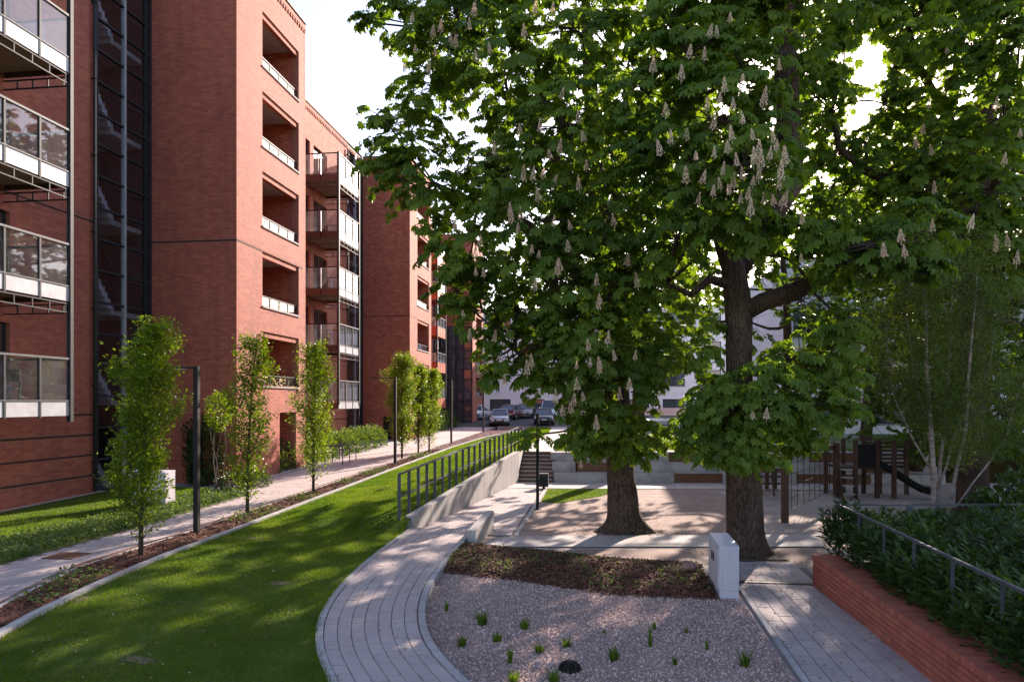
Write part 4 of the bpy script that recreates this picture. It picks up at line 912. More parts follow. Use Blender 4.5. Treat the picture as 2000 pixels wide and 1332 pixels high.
# stone by the cabinet
pt = MB()
import mathutils
for i in range(5):
    for j in range(8):
        q = math.pi * (i + .5) / 5; a = 2 * math.pi * j / 8; r = .12 * (1 + .18 * math.sin(3 * a + i) + .1 * math.sin(5 * i + j)); pt.v.append((1.55 + r * math.sin(q) * math.cos(a) * 1.3, 13.9 + r * math.sin(q) * math.sin(a), .2 + r * math.cos(q) * .8))
for i in range(4):
    for j in range(8): o = i * 8; pt.f.append((o + j, o + 8 + j, o + 8 + (j + 1) % 8, o + (j + 1) % 8))
pt.f += [tuple(range(8)), tuple(range(39, 31, -1))]
tag(obj('rock', pt, mat('reddish_stone', [(.2, .11, .09), (.32, .19, .16)], 9, .9, .5, 30), None, True, base=(1.55, 13.9, .1)), 'rounded reddish stone lying against the grey cabinet', 'stone')
# bike stands
for i, (px, lab) in enumerate(((652, 'leftmost steel bicycle stand by the low hedge'), (666, 'middle steel bicycle stand by the low hedge'), (679, 'rightmost steel bicycle stand by the low hedge'))):
    u, v, _ = G(px, 908 - i * 4, .57); z = .58; m = MB()
    m.tube([(u - .4, v, z), (u - .4, v, z + .75), (u - .35, v, z + .8), (u + .35, v, z + .8), (u + .4, v, z + .75), (u + .4, v, z)], [.022] * 6, 6)
    tag(obj('bicycle_stand', m, MT['rail'], None, True, base=(u, v, z)), lab, 'bike stand', 'bicycle stands')
u, v, _ = G(944, 840, 1.0); t = thing('bollard', (u, v, 1.0), 'short black bollard at the far end of the left footpath', 'bollard')
obj('post', MB().tube([(u, v, 1.0), (u, v, 1.75)], [.07, .07], 10), MT['black'], t); obj('cap', MB().tube([(u, v, 1.752), (u, v, 1.82), (u, v, 1.84)], [.085, .085, .04], 10), MT['black'], t)

# ================================================================== BRICK PLANTER WALL, HEDGE RAILING
pw = thing('planter_wall', (3.9, 11, 0), 'low red brick wall with brick coping between the right path and the laurel hedge', 'wall')
PU = lambda v: 3.68 - .022 * (v - 13.5); WB0, WB1 = 5.8, 13.5; TK = .46; HB = .46
core = MB().quadbox([(PU(WB0) + .01, WB0, -.05), (PU(WB0) + TK, WB0, -.05), (PU(WB1) + TK, WB1 - .012, -.05), (PU(WB1) + .01, WB1 - .012, -.05), (PU(WB0) + .01, WB0, HB), (PU(WB0) + TK, WB0, HB), (PU(WB1) + TK, WB1 - .012, HB), (PU(WB1) + .01, WB1 - .012, HB)]); obj('core', core, MT['mortar'], pw)
def pbox(a, b, z0, z1, d0, d1):             # a,b along wall from WB1 back towards the camera; d0,d1 depth from face
    va, vb = WB1 - b, WB1 - a
    return MB().quadbox([(PU(va) + d0, va, z0), (PU(va) + d1, va, z0), (PU(vb) + d1, vb, z0), (PU(vb) + d0, vb, z0), (PU(va) + d0, va, z1), (PU(va) + d1, va, z1), (PU(vb) + d1, vb, z1), (PU(vb) + d0, vb, z1)])
for c in range(6):
    z0 = .005 + c * .077; x = -.125 if c % 2 else 0
    while x < WB1 - WB0:
        a, b = max(0, x), min(WB1 - WB0, x + .241); x += .25
        if b - a > .03: obj('brick', pbox(a, b, z0, z0 + .067, -.004 + random.uniform(-.002, .002), .08), MT['brick'], pw)
    for k in range(2):                      # far end face
        obj('brick', MB().box(PU(WB1) + .085 + .19 * k, PU(WB1) + .265 + .19 * k, WB1 - .1, WB1 - .0, z0, z0 + .067), MT['brick'], pw)
x = 0
while x < WB1 - WB0 - .01:                  # coping: bricks on edge
    obj('coping_brick', pbox(x, x + .074, HB + .012, HB + .115 + random.uniform(-.003, .003), -.012, TK + .01), MT['brick'], pw); x += .083
obj('coping_bed', pbox(0, WB1 - WB0, HB + .001, HB + .1, .004, TK), MT['mortar'], pw)
hr = thing('hedge_railing', (4.2, 13.9, .4), 'dark steel railing rising out of the laurel hedge', 'railing'); hz = 1.41
CU = lambda v: 4.24 + .02 * (v - 13.9)
obj('handrail', MB().bar((CU(13.9), 13.93, hz), (CU(5.5), 5.5, hz), .045, .035), MT['rail'], hr); obj('handrail', MB().bar((4.2, 13.9, hz - .002), (14, 15.1, hz - .002), .045, .035), MT['rail'], hr)
for v in np.arange(13.9, 5.6, -1.15): obj('post', MB().box(CU(v) - .01, CU(v) + .01, v - .035, v + .035, .1, hz - .018), MT['rail'], hr)
for i in range(1, 8): x = 4.24 + 1.3 * i; y = 13.9 + 1.2 * (x - 4.2) / 9.8; obj('post', MB().box(x - .05, x + .05, y - .012, y + .012, .1, hz - .03), MT['rail'], hr)
struct('planting_bed', MB().grid([[(PU(v) + TK, v, .4), (16, v, .4)] for v in (4, 9, 13.6)] + [[(PU(13.5) + .3, 13.9, .35), (16, 15.4, .3)]]), MT['soil'])
struct('shrub_bed', MB().poly([(5.5, 14.2, .25), (20, 15.8, .25), (24, 24, .25), (10.5, 24, .02), (6.4, 19, .02)]), MT['soil'])

# ================================================================== PLAYGROUND
def post(m, u, v, z1, r=.07, z0=0): m.box(u - r, u + r, v - r, v + r, z0, z1); return m
n0 = np.array(G(1533, 1020, 0)[:2]); n1 = np.array(G(1632, 968, 0)[:2])
t = thing('net_frame', (*n0, 0), 'timber climbing net frame with a tall brown post behind the right chestnut', 'playground')
obj('post', post(MB(), *n0, 2.12, .085), MT['wood'], t); obj('post', post(MB(), *n1, 1.9, .07), MT['wood'], t)
obj('beam', MB().bar((*n0, 2.0), (*n1, 1.72), .1, .16), MT['wood'], t)
m = MB(); A, B = np.array((*(n0 + (n1 - n0) * .1), 0)), np.array((*(n0 + (n1 - n0) * .96), 0))
for i in range(9): p = A + (B - A) * i / 8; m.tube([(p[0], p[1], .25), (p[0], p[1], 1.95 - .26 * i / 8)], [.009, .009], 5)
for z in (.27, .6, .93, 1.26, 1.58): m.tube([(A[0], A[1], z), (B[0], B[1], z)], [.009, .009], 5)
obj('net', m, MT['black'], t)
u0, v0 = G(1512, 965, 0)[:2]
t = thing('play_platform', (u0, v0, 0), 'low timber play platform with pale deck right behind the right trunk', 'playground')
for a in (-.75, .35):
    for b in (0, 1.4): obj('post', post(MB(), u0 + a, v0 + b, 1.75, .06), MT['wood'], t)
obj('post', post(MB(), u0 + .05, v0 + 1.4, 1.75, .06), MT['wood'], t)
obj('deck', MB().box(u0 - .85, u0 + .28, v0 + .07, v0 + 1.33, .92, 1.0), MT['flag'], t); obj('roof_board', MB().box(u0 - .9, u0 + .42, v0 - .1, v0 + 1.5, 1.76, 1.82), MT['flag'], t)
for z in (.35, .6): obj('rung', MB().box(u0 - .69, u0 + .29, v0 - .03, v0 + .03, z, z + .06), MT['wood'], t)
obj('ladder', MB().bar((u0 - .5, v0 - .45, 0), (u0 - .5, v0 - .02, .95), .05, .08).bar((u0 - .1, v0 - .45, 0), (u0 - .1, v0 - .02, .95), .05, .08), MT['wood'], t)
u0, v0 = G(1668, 972, 0)[:2]
t = thing('slide_tower', (u0, v0, 0), 'dark timber play tower with stairs and a black slide behind the hedge', 'playground')
for a in (-.55, .05, .75, 1.3):
    for b in (0, 1.3): obj('post', post(MB(), u0 + a, v0 + b, 2.0 if a > -.3 else 1.9, .065), MT['wood'], t)
obj('deck', MB().box(u0 - .48, u0 + 1.23, v0 + .07, v0 + 1.23, .98, 1.06), MT['wood'], t)
for z in (.12, .4, .68, .95): obj('tread', MB().box(u0 - .48, u0 - .02, v0 - .3 + z * .25, v0 - .05 + z * .25, z, z + .05), MT['flag'], t)
obj('stringer', MB().bar((u0 - .5, v0 - .35, 0), (u0 - .5, v0 - .03, 1.0), .05, .16).bar((u0 - .02, v0 - .35, 0), (u0 - .02, v0 - .03, 1.0), .05, .16), MT['wood'], t)
obj('side_panel', MB().box(u0 + .12, u0 + .68, v0 - .03, v0 + .02, 1.07, 1.85), MT['black'], t)
for k in range(7): obj('slat', MB().box(u0 + .82, u0 + 2.2, v0 + 1.2, v0 + 1.24, .95 + k * .14, 1.03 + k * .14), MT['wood'], t)
obj('post', post(MB(), u0 + 2.15, v0 + 1.15, 2.0, .06), MT['wood'], t)
s_ = [(u0 + .82, v0 + .3, 1.1), (u0 + 1.3, v0 + .22, .85), (u0 + 1.9, v0 + .1, .42), (u0 + 2.25, v0 + .02, .22), (u0 + 2.6, v0 - .05, .18)]
m = MB()
for dv, hh in ((-.22, .2), (.22, .2)): 
    P = [[(p[0], p[1] + dv - .02, p[2]), (p[0], p[1] + dv - .02, p[2] + hh), (p[0], p[1] + dv + .02, p[2] + hh), (p[0], p[1] + dv + .02, p[2])] for p in s_]; m.grid([r + [r[0]] for r in P])
m.grid([[(p[0], p[1] - .22, p[2]), (p[0], p[1] + .22, p[2])] for p in s_]); m.grid([[(p[0], p[1] + .22, p[2] - .03), (p[0], p[1] - .22, p[2] - .03)] for p in s_])
obj('slide', m, MT['black'], t)

# ================================================================== TREES
def unit_(v): return v / (np.linalg.norm(v, axis=-1, keepdims=True) + 1e-9)
def frames(dirs, ups):                      # columns: x side, y along dir, z normal
    y = unit_(dirs); x = unit_(np.cross(y, ups)); z = np.cross(x, y); return np.stack([x, y, z], -1)
def palmate(lo=False):
    V = [(0, 0, 0)]; Fc = []
    spec = [(0, .215), (.55, .2), (-.55, .2), (1.12, .165), (-1.12, .165), (1.85, .105), (-1.85, .105)] if not lo else [(0, .22), (.7, .2), (-.7, .2), (1.5, .15), (-1.5, .15)]
    for a, l in spec:
        d = np.array((math.sin(a), math.cos(a), 0)); s_ = np.array((math.cos(a), -math.sin(a), 0)); w = l * (.235 if not lo else .26); k = len(V)
        q = lambda t, sd, z: tuple(d * l * t + s_ * sd + np.array((0, 0, z)))
        if lo: V += [q(.62, -w, -.01), q(.62, w, -.01), q(1, 0, -.06)]; Fc += [(0, k + 1, k), (k, k + 1, k + 2)]
        else: V += [q(.7, -w, -.012), q(.7, w, -.012), q(1.0, 0, -.075), q(.62, 0, -.03)]; Fc += [(0, k + 3, k), (0, k + 1, k + 3), (k, k + 3, k + 2), (k + 3, k + 1, k + 2)]
    return np.array(V), np.array(Fc)
PAL, PALF = palmate(); PLO, PLOF = palmate(True)
SUNGAP = [(1697, 118, 44, 46), (1682, 212, 26, 32), (1618, 345, 20, 20)]
def rosettes(blobs, dens):
    P, A = [], []
    for c, r, w in blobs:
        n = int(dens * w * (r[0] * r[1] + r[0] * r[2] + r[1] * r[2]) / 3); d = unit_(rng.normal(size=(n, 3)))
        k = .45 + .6 * rng.random(n) ** .55; lump = 1 + .16 * np.sin(d[:, 0] * 5 + c[0]) * np.sin(d[:, 2] * 6 + c[2])
        P.append(np.array(c) + d * (k * lump)[:, None] * np.array(r)); A.append(unit_(d * .75 + np.array((0, 0, .9))))
    return np.concatenate(P), np.concatenate(A)
def clear_gap(P):
    X, Y, d = proj(P); k = np.ones(len(P), bool)
    for gx, gy, a, b in SUNGAP: k &= ((X - gx) / a) ** 2 + ((Y - gy) / b) ** 2 > 1
    return k
def leaves_from(P, A, kmin=5, kmax=7, size=1.0, droop=(.35, 1.1), pet=.14):
    pos, R, S_ = [], [], []
    n = rng.integers(kmin, kmax + 1, len(P)); idx = np.repeat(np.arange(len(P)), n); az = rng.uniform(0, 6.283, len(idx)) ; az = rng.uniform(0, 6.283, len(P))[idx] + np.concatenate([np.arange(q) * 6.283 / q for q in n]) + rng.normal(0, .25, len(idx))
    ax = A[idx]; e1 = unit_(np.cross(ax, np.tile((.31, .95, .05), (len(idx), 1)))); e2 = np.cross(ax, e1)
    h = e1 * np.cos(az)[:, None] + e2 * np.sin(az)[:, None]; dr = rng.uniform(*droop, len(idx))
    dirs = unit_(h * np.cos(dr)[:, None] - np.array((0, 0, 1)) * np.sin(dr)[:, None] * .9 + ax * .12)
    sz = size * rng.uniform(.6, 1.12, len(idx)) * (.66 + .42 * rng.random(len(P)))[idx]; upv = unit_(ax + np.array((0, 0, .4)) + rng.normal(0, .18, (len(idx), 3)))
    pos = P[idx] + h * (pet * sz * rng.uniform(.5, 1.2, len(idx)))[:, None] + rng.normal(0, .03, (len(idx), 3))
    return pos, frames(dirs, upv), sz
def place_leaves(root, pos, R, sz, T, Fc, material, hero=300):
    X, Y, d = proj(pos); inf = (X > 5) & (X < 1995) & (Y > 5) & (Y < 1325)
    order = np.argsort(np.where(inf, d / sz, 1e6)); h = order[:hero] if hero else order[:0]; rest = order[hero:] if hero else order
    o0 = np.array(org(root))
    if hero:
        me = bulk_mesh('leaf', T, Fc, material)
        for i in h:
            o = link('leaf', me, root); M4 = np.eye(4); M4[:3, :3] = R[i] * sz[i]; M4[:3, 3] = pos[i] - o0; o.matrix_local = Matrix(M4.tolist())
    V, Q = scatter(T, Fc, R[rest], pos[rest], sz[rest]); return bulk('leaves', V, Q, material, root)
# flower spike
fv, ff = [], []
def fq(c, s_):
    for _ in range(2):
        a = unit_(rng.normal(size=3)); b = unit_(np.cross(a, rng.normal(size=3))); k = len(fv)
        fv.extend([c - a * s_ - b * s_, c + a * s_ - b * s_, c + a * s_ + b * s_, c - a * s_ + b * s_]); ff.append((k, k+1, k+2, k+3))
for i in range(46):
    t = (i / 46) ** 1.15; r = .066 * (1 - t) ** .8 * random.uniform(.65, 1.2) + .006; a = i * 2.4; fq(np.array((r * math.cos(a), r * math.sin(a), .03 + .27 * t)), random.uniform(.007, .013) + .005 * (1 - t))
k = len(fv); fv.extend([np.array(q) for q in ((-.006, 0, -.05), (.006, 0, -.05), (.004, 0, .28), (-.004, 0, .28))]); ff.append((k, k+1, k+2, k+3))
FLOWER = bulk_mesh('flower_spike', np.array(fv), np.array(ff), MT['flower'])
def wander(a, b, n, amp, sag=0):
    a, b = np.array(a, float), np.array(b, float); L = np.linalg.norm(b - a); out = []
    o = rng.normal(0, amp * L, 3); o2 = rng.normal(0, amp * L * .5, 3)
    for i in range(n):
        t = i / (n - 1); out.append(a + (b - a) * t + o * math.sin(math.pi * t) + o2 * math.sin(2 * math.pi * t) + np.array((0, 0, sag * L * math.sin(math.pi * t))))
    return out
def px_path(pts, dd=0):                     # (px, py, depth, width px)
    return [PD(x, y, d) for x, y, d, w in pts], [w / 2 / F * d for x, y, d, w in pts]
def tree(name, label, trunk, extra, blobs, dens, flowers=(), T=PAL, Fc=PALF, material='leaf', hero=300, fill=(), size=1.0, group=None, flare=True):
    tp, tr_ = trunk; base = tp[0]; t = thing(name, tuple(map(float, base)), label, 'tree', group)
    m = MB(); P2, R2 = [], []
    for i in range(len(tp) - 1):            # resample for a rounder trunk
        for q in range(4): P2.append(tp[i] + (tp[i+1] - tp[i]) * q / 4); R2.append(tr_[i] + (tr_[i+1] - tr_[i]) * q / 4)
    P2.append(tp[-1]); R2.append(tr_[-1])
    P2[0] = P2[0] - np.array((0, 0, .08))
    n = 32; m.tube(P2, R2, n, .08); 
    if flare:                               # buttress roots
        for k in range(n):
            for ring, f in ((0, .42), (1, .16), (2, .06), (3, .02)):
                a = 2 * math.pi * k / n; i = ring * n + k; c = np.array(P2[ring]); q = np.array(m.v[i]); m.v[i] = tuple(q + (q - c) * np.array((1, 1, 0)) * f * (.15 + max(0, math.sin(a * 2 + 1)) ** 2 * 1.5 + .35 * math.sin(a * 5 + base[0]) + .2 * math.sin(a * 9)))
    obj('trunk', m, MT['bark'], t, True)
    for e in extra:
        ep, er = e; m = MB(); m.tube(ep, er, 12, .06); obj('limb', m, MT['bark'], t, True)
    tz = np.array([p[2] for p in tp]); TPa = np.array(tp)
    nodes = [(p, r) for e in extra for p, r in zip(*e)] + [(p, r) for p, r in zip(P2[len(P2)//3:], R2[len(P2)//3:])]
    NP_ = np.array([p for p, r in nodes])
    tw = MB()
    RP, RA = rosettes(blobs + list(fill), dens); k = clear_gap(RP) & (RP[:, 2] > 1.05); RP, RA = RP[k], RA[k]
    for c, r, w in blobs + list(fill):
        c = np.array(c); dist = np.linalg.norm(NP_ - c, axis=1) + np.maximum(0, NP_[:, 2] - c[2]) * .6; a, ar = nodes[int(np.argmin(dist))]
        r0 = min(ar * .55, .1, .075 * float(max(r))); pts = wander(a, c, 7, .07, .06); tw_r = np.linspace(r0, .02, 7); m = MB(); m.tube(pts, tw_r, 7); obj('branch', m, MT['bark'], t, True)
        near = np.where((((RP - c) / np.array(r)) ** 2).sum(1) < 1.25)[0]
        for i in near[:: max(1, len(near) // 16)]:
            tw.tube(wander(c if random.random() < .6 else pts[5], RP[i], 4, .08, .05), [.016, .011, .008, .005], 4, cap=False)
    o = obj('twigs', tw, MT['twig'], t); o['kind'] = 'stuff'
    pos, R, sz = leaves_from(RP, RA, size=size); place_leaves(t, pos, R, sz, T, Fc, MT[material], hero)
    if flowers:
        X, Y, d = proj(RP); o0 = np.array(org(t))
        flowers = list(flowers) + [(x_ + random.uniform(-95, 95), y_ + random.uniform(-80, 80)) for x_, y_ in flowers if random.random() < .4]
        for fx, fy in flowers:
            near = np.where((np.abs(X - fx) < 45) & (np.abs(Y - fy) < 45))[0]
            if len(near) == 0: continue
            dd = float(np.min(d[near])) - random.uniform(.05, .25); p = PD(fx, fy + 14, dd)
            o = link('flower_spike', FLOWER, t); o.location = tuple(p - o0); s_ = random.uniform(.55, .95) * (1 if dd < 16 else 1.1); o.scale = (s_, s_, s_ * random.uniform(.85, 1.3)); o.rotation_euler = (random.gauss(0, .12), random.gauss(0, .12), random.uniform(0, 6))
    return t
def PB(px, py, rx, ry, d, w=1.0, dr=None):
    return (PD(px, py, d), (rx / F * d, (dr or (rx + ry) / 2 / F * d), ry / F * d), w)
def ell(c, r, w=1.0): return (np.array(c, float), r, w)

T1B = [PB(*a) for a in [(790, 45, 85, 55, 15.8), (880, 85, 105, 85, 15.2), (850, 175, 85, 60, 16.2), (800, 265, 95, 60, 17.2), (755, 335, 62, 42, 17.6), (735, 225, 38, 26, 17.2, .8), (715, 45, 35, 26, 15.6, .7), (835, 370, 90, 80, 17.2),
    (1000, 140, 125, 105, 14.8), (985, 320, 115, 95, 15.2), (1100, 250, 125, 110, 14.3), (1120, 55, 140, 90, 14.8), (925, 470, 100, 85, 15.8), (1060, 430, 125, 85, 14.4), (890, 560, 58, 55, 16.4),
    (945, 610, 70, 55, 16.2), (1010, 610, 60, 45, 16.0), (985, 560, 60, 45, 16.0), (1080, 545, 115, 80, 14.8), (1000, 680, 80, 60, 16.6), (957, 735, 36, 30, 17.0), (1045, 735, 52, 40, 16.6), (1035, 848, 38, 22, 17.6, .8), (1150, 660, 100, 80, 15.2, 1.7), (1190, 410, 110, 90, 14.8),
    (1190, 770, 95, 80, 16.0, 1.7), (1235, 850, 80, 60, 16.8, 1.7), (1150, 850, 55, 45, 16.6, 1.7), (1255, 530, 100, 90, 15.2), (1265, 690, 75, 80, 16.8, 1.7), (1210, 560, 90, 70, 15.2), (1080, 700, 70, 60, 16.0), (900, 20, 120, 50, 15.6), (980, -60, 160, 70, 16)]]
T1F = [ell((.2, 19.5, 12.5), (4.2, 3.6, 3.2), .28), ell((-1.6, 20.5, 9.3), (2.6, 2.6, 2.6), .3), ell((2.4, 21, 8.6), (3.2, 2.6, 3), .3), ell((.6, 20.6, 5.4), (2.6, 2.2, 1.8), .5), ell((-.6, 17.6, 15), (4.2, 3.4, 2.4), .35)]
F1 = [(860, 50), (850, 95), (888, 78), (925, 18), (917, 45), (805, 30), (1045, 15), (1078, 15), (930, 105), (965, 290), (1015, 250), (1055, 245), (1075, 298), (1022, 343), (1040, 340), (1060, 335), (1080, 352), (1000, 423), (1012, 440), (1080, 430), (1115, 435), (1038, 482), (1052, 490),
      (937, 465), (928, 490), (930, 525), (945, 528), (1043, 555), (1172, 582), (1187, 660), (1125, 708), (1152, 702), (1172, 708), (1165, 827), (1200, 428), (1110, 478), (1228, 748), (1210, 768), (1150, 672), (905, 605), (935, 720), (1165, 545), (1240, 690), (835, 130), (790, 130), (1052, 380), (1132, 360),
      (1025, 60), (1095, 180), (1100, 800), (1120, 780), (1140, 770), (985, 740), (1030, 720), (1135, 900), (965, 655), (880, 70), (845, 60), (1145, 320), (1200, 330)]
t1 = px_path([(1222, 1038, 18.26, 84), (1217, 1000, 18.26, 62), (1212, 930, 18.26, 53), (1208, 800, 18.26, 48), (1198, 650, 18.2, 46), (1180, 480, 18.1, 40), (1160, 300, 18, 32), (1150, 120, 18, 24), (1140, -60, 18, 14), (1136, -160, 18, 5)])
x1 = [px_path([(1198, 650, 18.2, 34), (1120, 520, 17.5, 26), (1030, 440, 17, 20), (940, 400, 16.8, 14), (850, 360, 17, 8)]), px_path([(1180, 480, 18.1, 30), (1100, 330, 17.2, 22), (1000, 200, 16.5, 16), (900, 110, 16, 8)]),
      px_path([(1190, 560, 18.1, 30), (1210, 440, 17, 22), (1200, 300, 16, 15), (1190, 150, 15.5, 8)]), px_path([(1204, 740, 18.2, 26), (1150, 680, 17, 20), (1090, 660, 16.2, 12), (1010, 690, 16.4, 7)])]
tree('chestnut_tree', 'big flowering chestnut tree on the soil square, left of the two trunks', t1, x1, T1B, 62, F1, fill=T1F, group='flowering horse chestnuts')

T2B = [PB(*a) for a in [(1250, 170, 95, 95, 13.6), (1340, 110, 110, 95, 13.2), (1390, 235, 120, 105, 12.5), (1455, 320, 100, 95, 12.1), (1330, 325, 100, 85, 13), (1240, 300, 85, 75, 13.8), (1450, 140, 90, 85, 13), (1500, 250, 60, 80, 12.8), (1400, 415, 110, 60, 12.8), (1490, 40, 100, 70, 13.6), (1480, 430, 75, 60, 12.8),
    (1290, 30, 120, 70, 13.8), (1400, 20, 120, 70, 13.6), (1320, 470, 90, 70, 14.2), (1690, 485, 110, 48, 12.4), (1790, 450, 90, 55, 12.6), (1740, 520, 100, 40, 12.6), (1620, 470, 80, 45, 12.8), (1560, 440, 60, 40, 12.8, .8), (1625, 535, 50, 32, 13.4),
    (1400, 800, 75, 70, 14.2, 1.7), (1490, 770, 95, 75, 14.0, 1.7), (1580, 790, 90, 75, 14.4, 1.7), (1620, 690, 75, 62, 15, 1.7), (1500, 865, 85, 42, 14.2, 1.7), (1440, 805, 75, 60, 13.9, 1.7), (1450, 880, 70, 42, 14.0, 1.7), (1330, 850, 40, 45, 14.6), (1650, 760, 45, 50, 14.8), (1370, 700, 38, 45, 14.6), (1390, 860, 60, 45, 14.4, 1.7), (1560, 700, 60, 50, 14.8), (1650, 620, 55, 40, 15), (1380, 620, 50, 40, 15.2, .6), (1500, 500, 60, 45, 14, .6), (1440, -60, 160, 70, 13.5)]]
T2F = [ell((3.2, 17.5, 11.5), (3.4, 2.6, 3.2), .28), ell((5.6, 16.5, 12.5), (2.8, 2.6, 2.4), .28), ell((2.2, 18.2, 8.5), (2.2, 2, 2), .35), ell((3.4, 16, 15.2), (3.8, 3.2, 2.2), .35)]
F2 = [(1330, 145), (1415, 168), (1447, 168), (1375, 105), (1522, 125), (1450, 228), (1392, 240), (1430, 262), (1472, 262), (1512, 265), (1517, 282), (1502, 300), (1440, 312), (1370, 345), (1392, 370), (1432, 355), (1407, 357), (1362, 387), (1492, 385), (1525, 340), (1522, 357), (1465, 410), (1567, 425), (1340, 345),
      (1727, 490), (1497, 806), (1512, 388), (1290, 290), (1345, 100), (1385, 60), (1425, 30), (1490, 195), (1405, 190), (1340, 260), (1300, 215), (1470, 350), (1445, 385), (1410, 330), (1275, 130), (1360, 300), (1480, 300), (1395, 295), (1820, 440), (1760, 460)]
t2 = px_path([(1457, 1085, 15.4, 86), (1456, 1035, 15.4, 70), (1450, 900, 15.4, 63), (1444, 720, 15.4, 48), (1441, 610, 15.4, 52), (1433, 520, 15.4, 46), (1400, 430, 15.4, 32), (1362, 330, 15.2, 26), (1340, 160, 15, 18), (1325, -40, 15, 9), (1320, -140, 15, 4)])
x2 = [px_path([(1445, 615, 15.4, 36), (1490, 590, 15.3, 36), (1550, 570, 15, 36), (1600, 545, 14.5, 34), (1680, 500, 13.6, 24), (1770, 470, 13, 12)]), px_path([(1436, 535, 15.4, 40), (1490, 450, 15.6, 42), (1546, 360, 15.8, 46), (1538, 200, 16, 46), (1530, 0, 16.2, 40), (1522, -170, 16.4, 14)]),
      px_path([(1436, 560, 15.4, 24), (1385, 545, 15.2, 18), (1350, 575, 15, 13), (1300, 555, 14.8, 10), (1200, 555, 15, 5)]), px_path([(1444, 720, 15.4, 22), (1500, 730, 15, 18), (1580, 770, 14.6, 10)]), px_path([(1446, 780, 15.4, 18), (1400, 800, 14.8, 12), (1360, 790, 14.6, 6)])]
tree('chestnut_tree', 'flowering chestnut tree with forked trunk standing beside the grey cabinet', t2, x2, T2B, 60, F2, fill=T2F, group='flowering horse chestnuts')

T4B = [PB(*a) for a in [(1600, 70, 75, 70, 19), (1570, 120, 50, 60, 20.5), (1600, 260, 55, 60, 20.5), (1760, 100, 40, 50, 20.5), (1850, 30, 90, 60, 20.5), (1560, 20, 60, 50, 20.5), (1660, 440, 70, 45, 20.5), (1580, 420, 50, 50, 20.5), (1645, 60, 40, 45, 19), (1745, 130, 35, 60, 19.2), (1640, 170, 40, 60, 19.4), (1735, 210, 40, 40, 19.4), (1690, 280, 60, 35, 19.8), (1690, 30, 60, 30, 19), (1590, 190, 70, 80, 19.5), (1790, 40, 100, 80, 19), (1820, 150, 75, 70, 19), (1770, 230, 70, 60, 19.5), (1900, 100, 100, 90, 18), (1960, 230, 80, 90, 17.5), (1860, 270, 90, 70, 18.5), (1740, 330, 90, 55, 19.5), (1650, 380, 70, 45, 20), (1820, 370, 90, 60, 18.5), (1930, 380, 90, 70, 17.5), (1990, 80, 80, 90, 17),
    (1880, 470, 80, 60, 18.5), (1970, 500, 80, 70, 17.5), (1700, 20, 60, 40, 19.5), (1640, 300, 45, 40, 20, .7), (1760, 420, 70, 40, 19.5), (1590, 330, 45, 45, 20), (1950, -60, 160, 80, 18), (1760, -50, 120, 60, 19)]]
F4 = [(1945, 200), (1790, 275), (1945, 480), (1970, 470), (1715, 15), (1850, 90), (1825, 365), (1985, 505), (1820, 290), (1960, 310)]
t4 = px_path([(1905, 1010, 20.5, 70), (1902, 960, 20.5, 56), (1898, 780, 20.5, 48), (1896, 600, 20.5, 46), (1900, 450, 20.5, 44), (1915, 300, 20.4, 36), (1930, 150, 20.3, 26), (1940, -40, 20, 14), (1944, -130, 20, 5)])
x4 = [px_path([(1898, 520, 20.5, 30), (1830, 430, 20.2, 26), (1740, 355, 19.8, 22), (1690, 332, 19.6, 18), (1640, 290, 19.6, 13), (1625, 220, 19.6, 8)]), px_path([(1908, 380, 20.4, 28), (1860, 250, 20, 20), (1800, 140, 19.6, 14), (1770, 40, 19.5, 8)]), px_path([(1900, 450, 20.4, 26), (1960, 330, 19, 18), (1990, 200, 18, 10)])]
tree('chestnut_tree', 'darker chestnut tree at the right edge behind the birch, around the sun', t4, x4, T4B, 66, F4, T=PLO, Fc=PLOF, hero=150, group='flowering horse chestnuts')

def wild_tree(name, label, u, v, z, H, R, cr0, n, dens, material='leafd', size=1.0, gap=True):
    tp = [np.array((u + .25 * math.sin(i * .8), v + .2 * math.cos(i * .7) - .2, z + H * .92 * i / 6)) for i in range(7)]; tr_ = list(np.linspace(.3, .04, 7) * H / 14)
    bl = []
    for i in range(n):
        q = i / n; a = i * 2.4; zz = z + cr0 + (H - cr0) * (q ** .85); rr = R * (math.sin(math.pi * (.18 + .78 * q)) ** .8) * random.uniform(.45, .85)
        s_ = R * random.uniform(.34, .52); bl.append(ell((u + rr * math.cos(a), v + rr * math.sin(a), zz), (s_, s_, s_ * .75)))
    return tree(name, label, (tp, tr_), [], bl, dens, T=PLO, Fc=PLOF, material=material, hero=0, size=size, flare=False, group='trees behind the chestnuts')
wild_tree('broadleaf_tree', 'broad shade tree added on the raised lawn, hidden behind the left chestnut crown', 1.3, 33.5, UP, 16, 5.0, 4.6, 24, 15, size=1.2)  # added out of view so that its dense crown shades the lawn
wild_tree('broadleaf_tree', 'tall tree on the raised lawn between the two chestnut trunks', 8.5, 36.5, UP, 14, 4.2, 5.5, 18, 5, size=1.25)
def px_uv(px, d): q = PD(px, HY, d); return float(q[0]), float(q[1])
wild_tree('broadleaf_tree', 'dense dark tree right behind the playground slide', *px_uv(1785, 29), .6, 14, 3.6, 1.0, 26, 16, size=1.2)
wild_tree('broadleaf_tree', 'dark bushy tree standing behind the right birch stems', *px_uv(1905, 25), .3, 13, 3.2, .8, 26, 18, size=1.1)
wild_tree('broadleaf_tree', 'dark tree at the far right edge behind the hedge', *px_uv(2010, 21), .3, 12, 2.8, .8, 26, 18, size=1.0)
wild_tree('broadleaf_tree', 'background tree beyond the raised lawn in front of the white building', *px_uv(1690, 40), UP, 15, 4.0, 4.5, 22, 10, size=1.35)
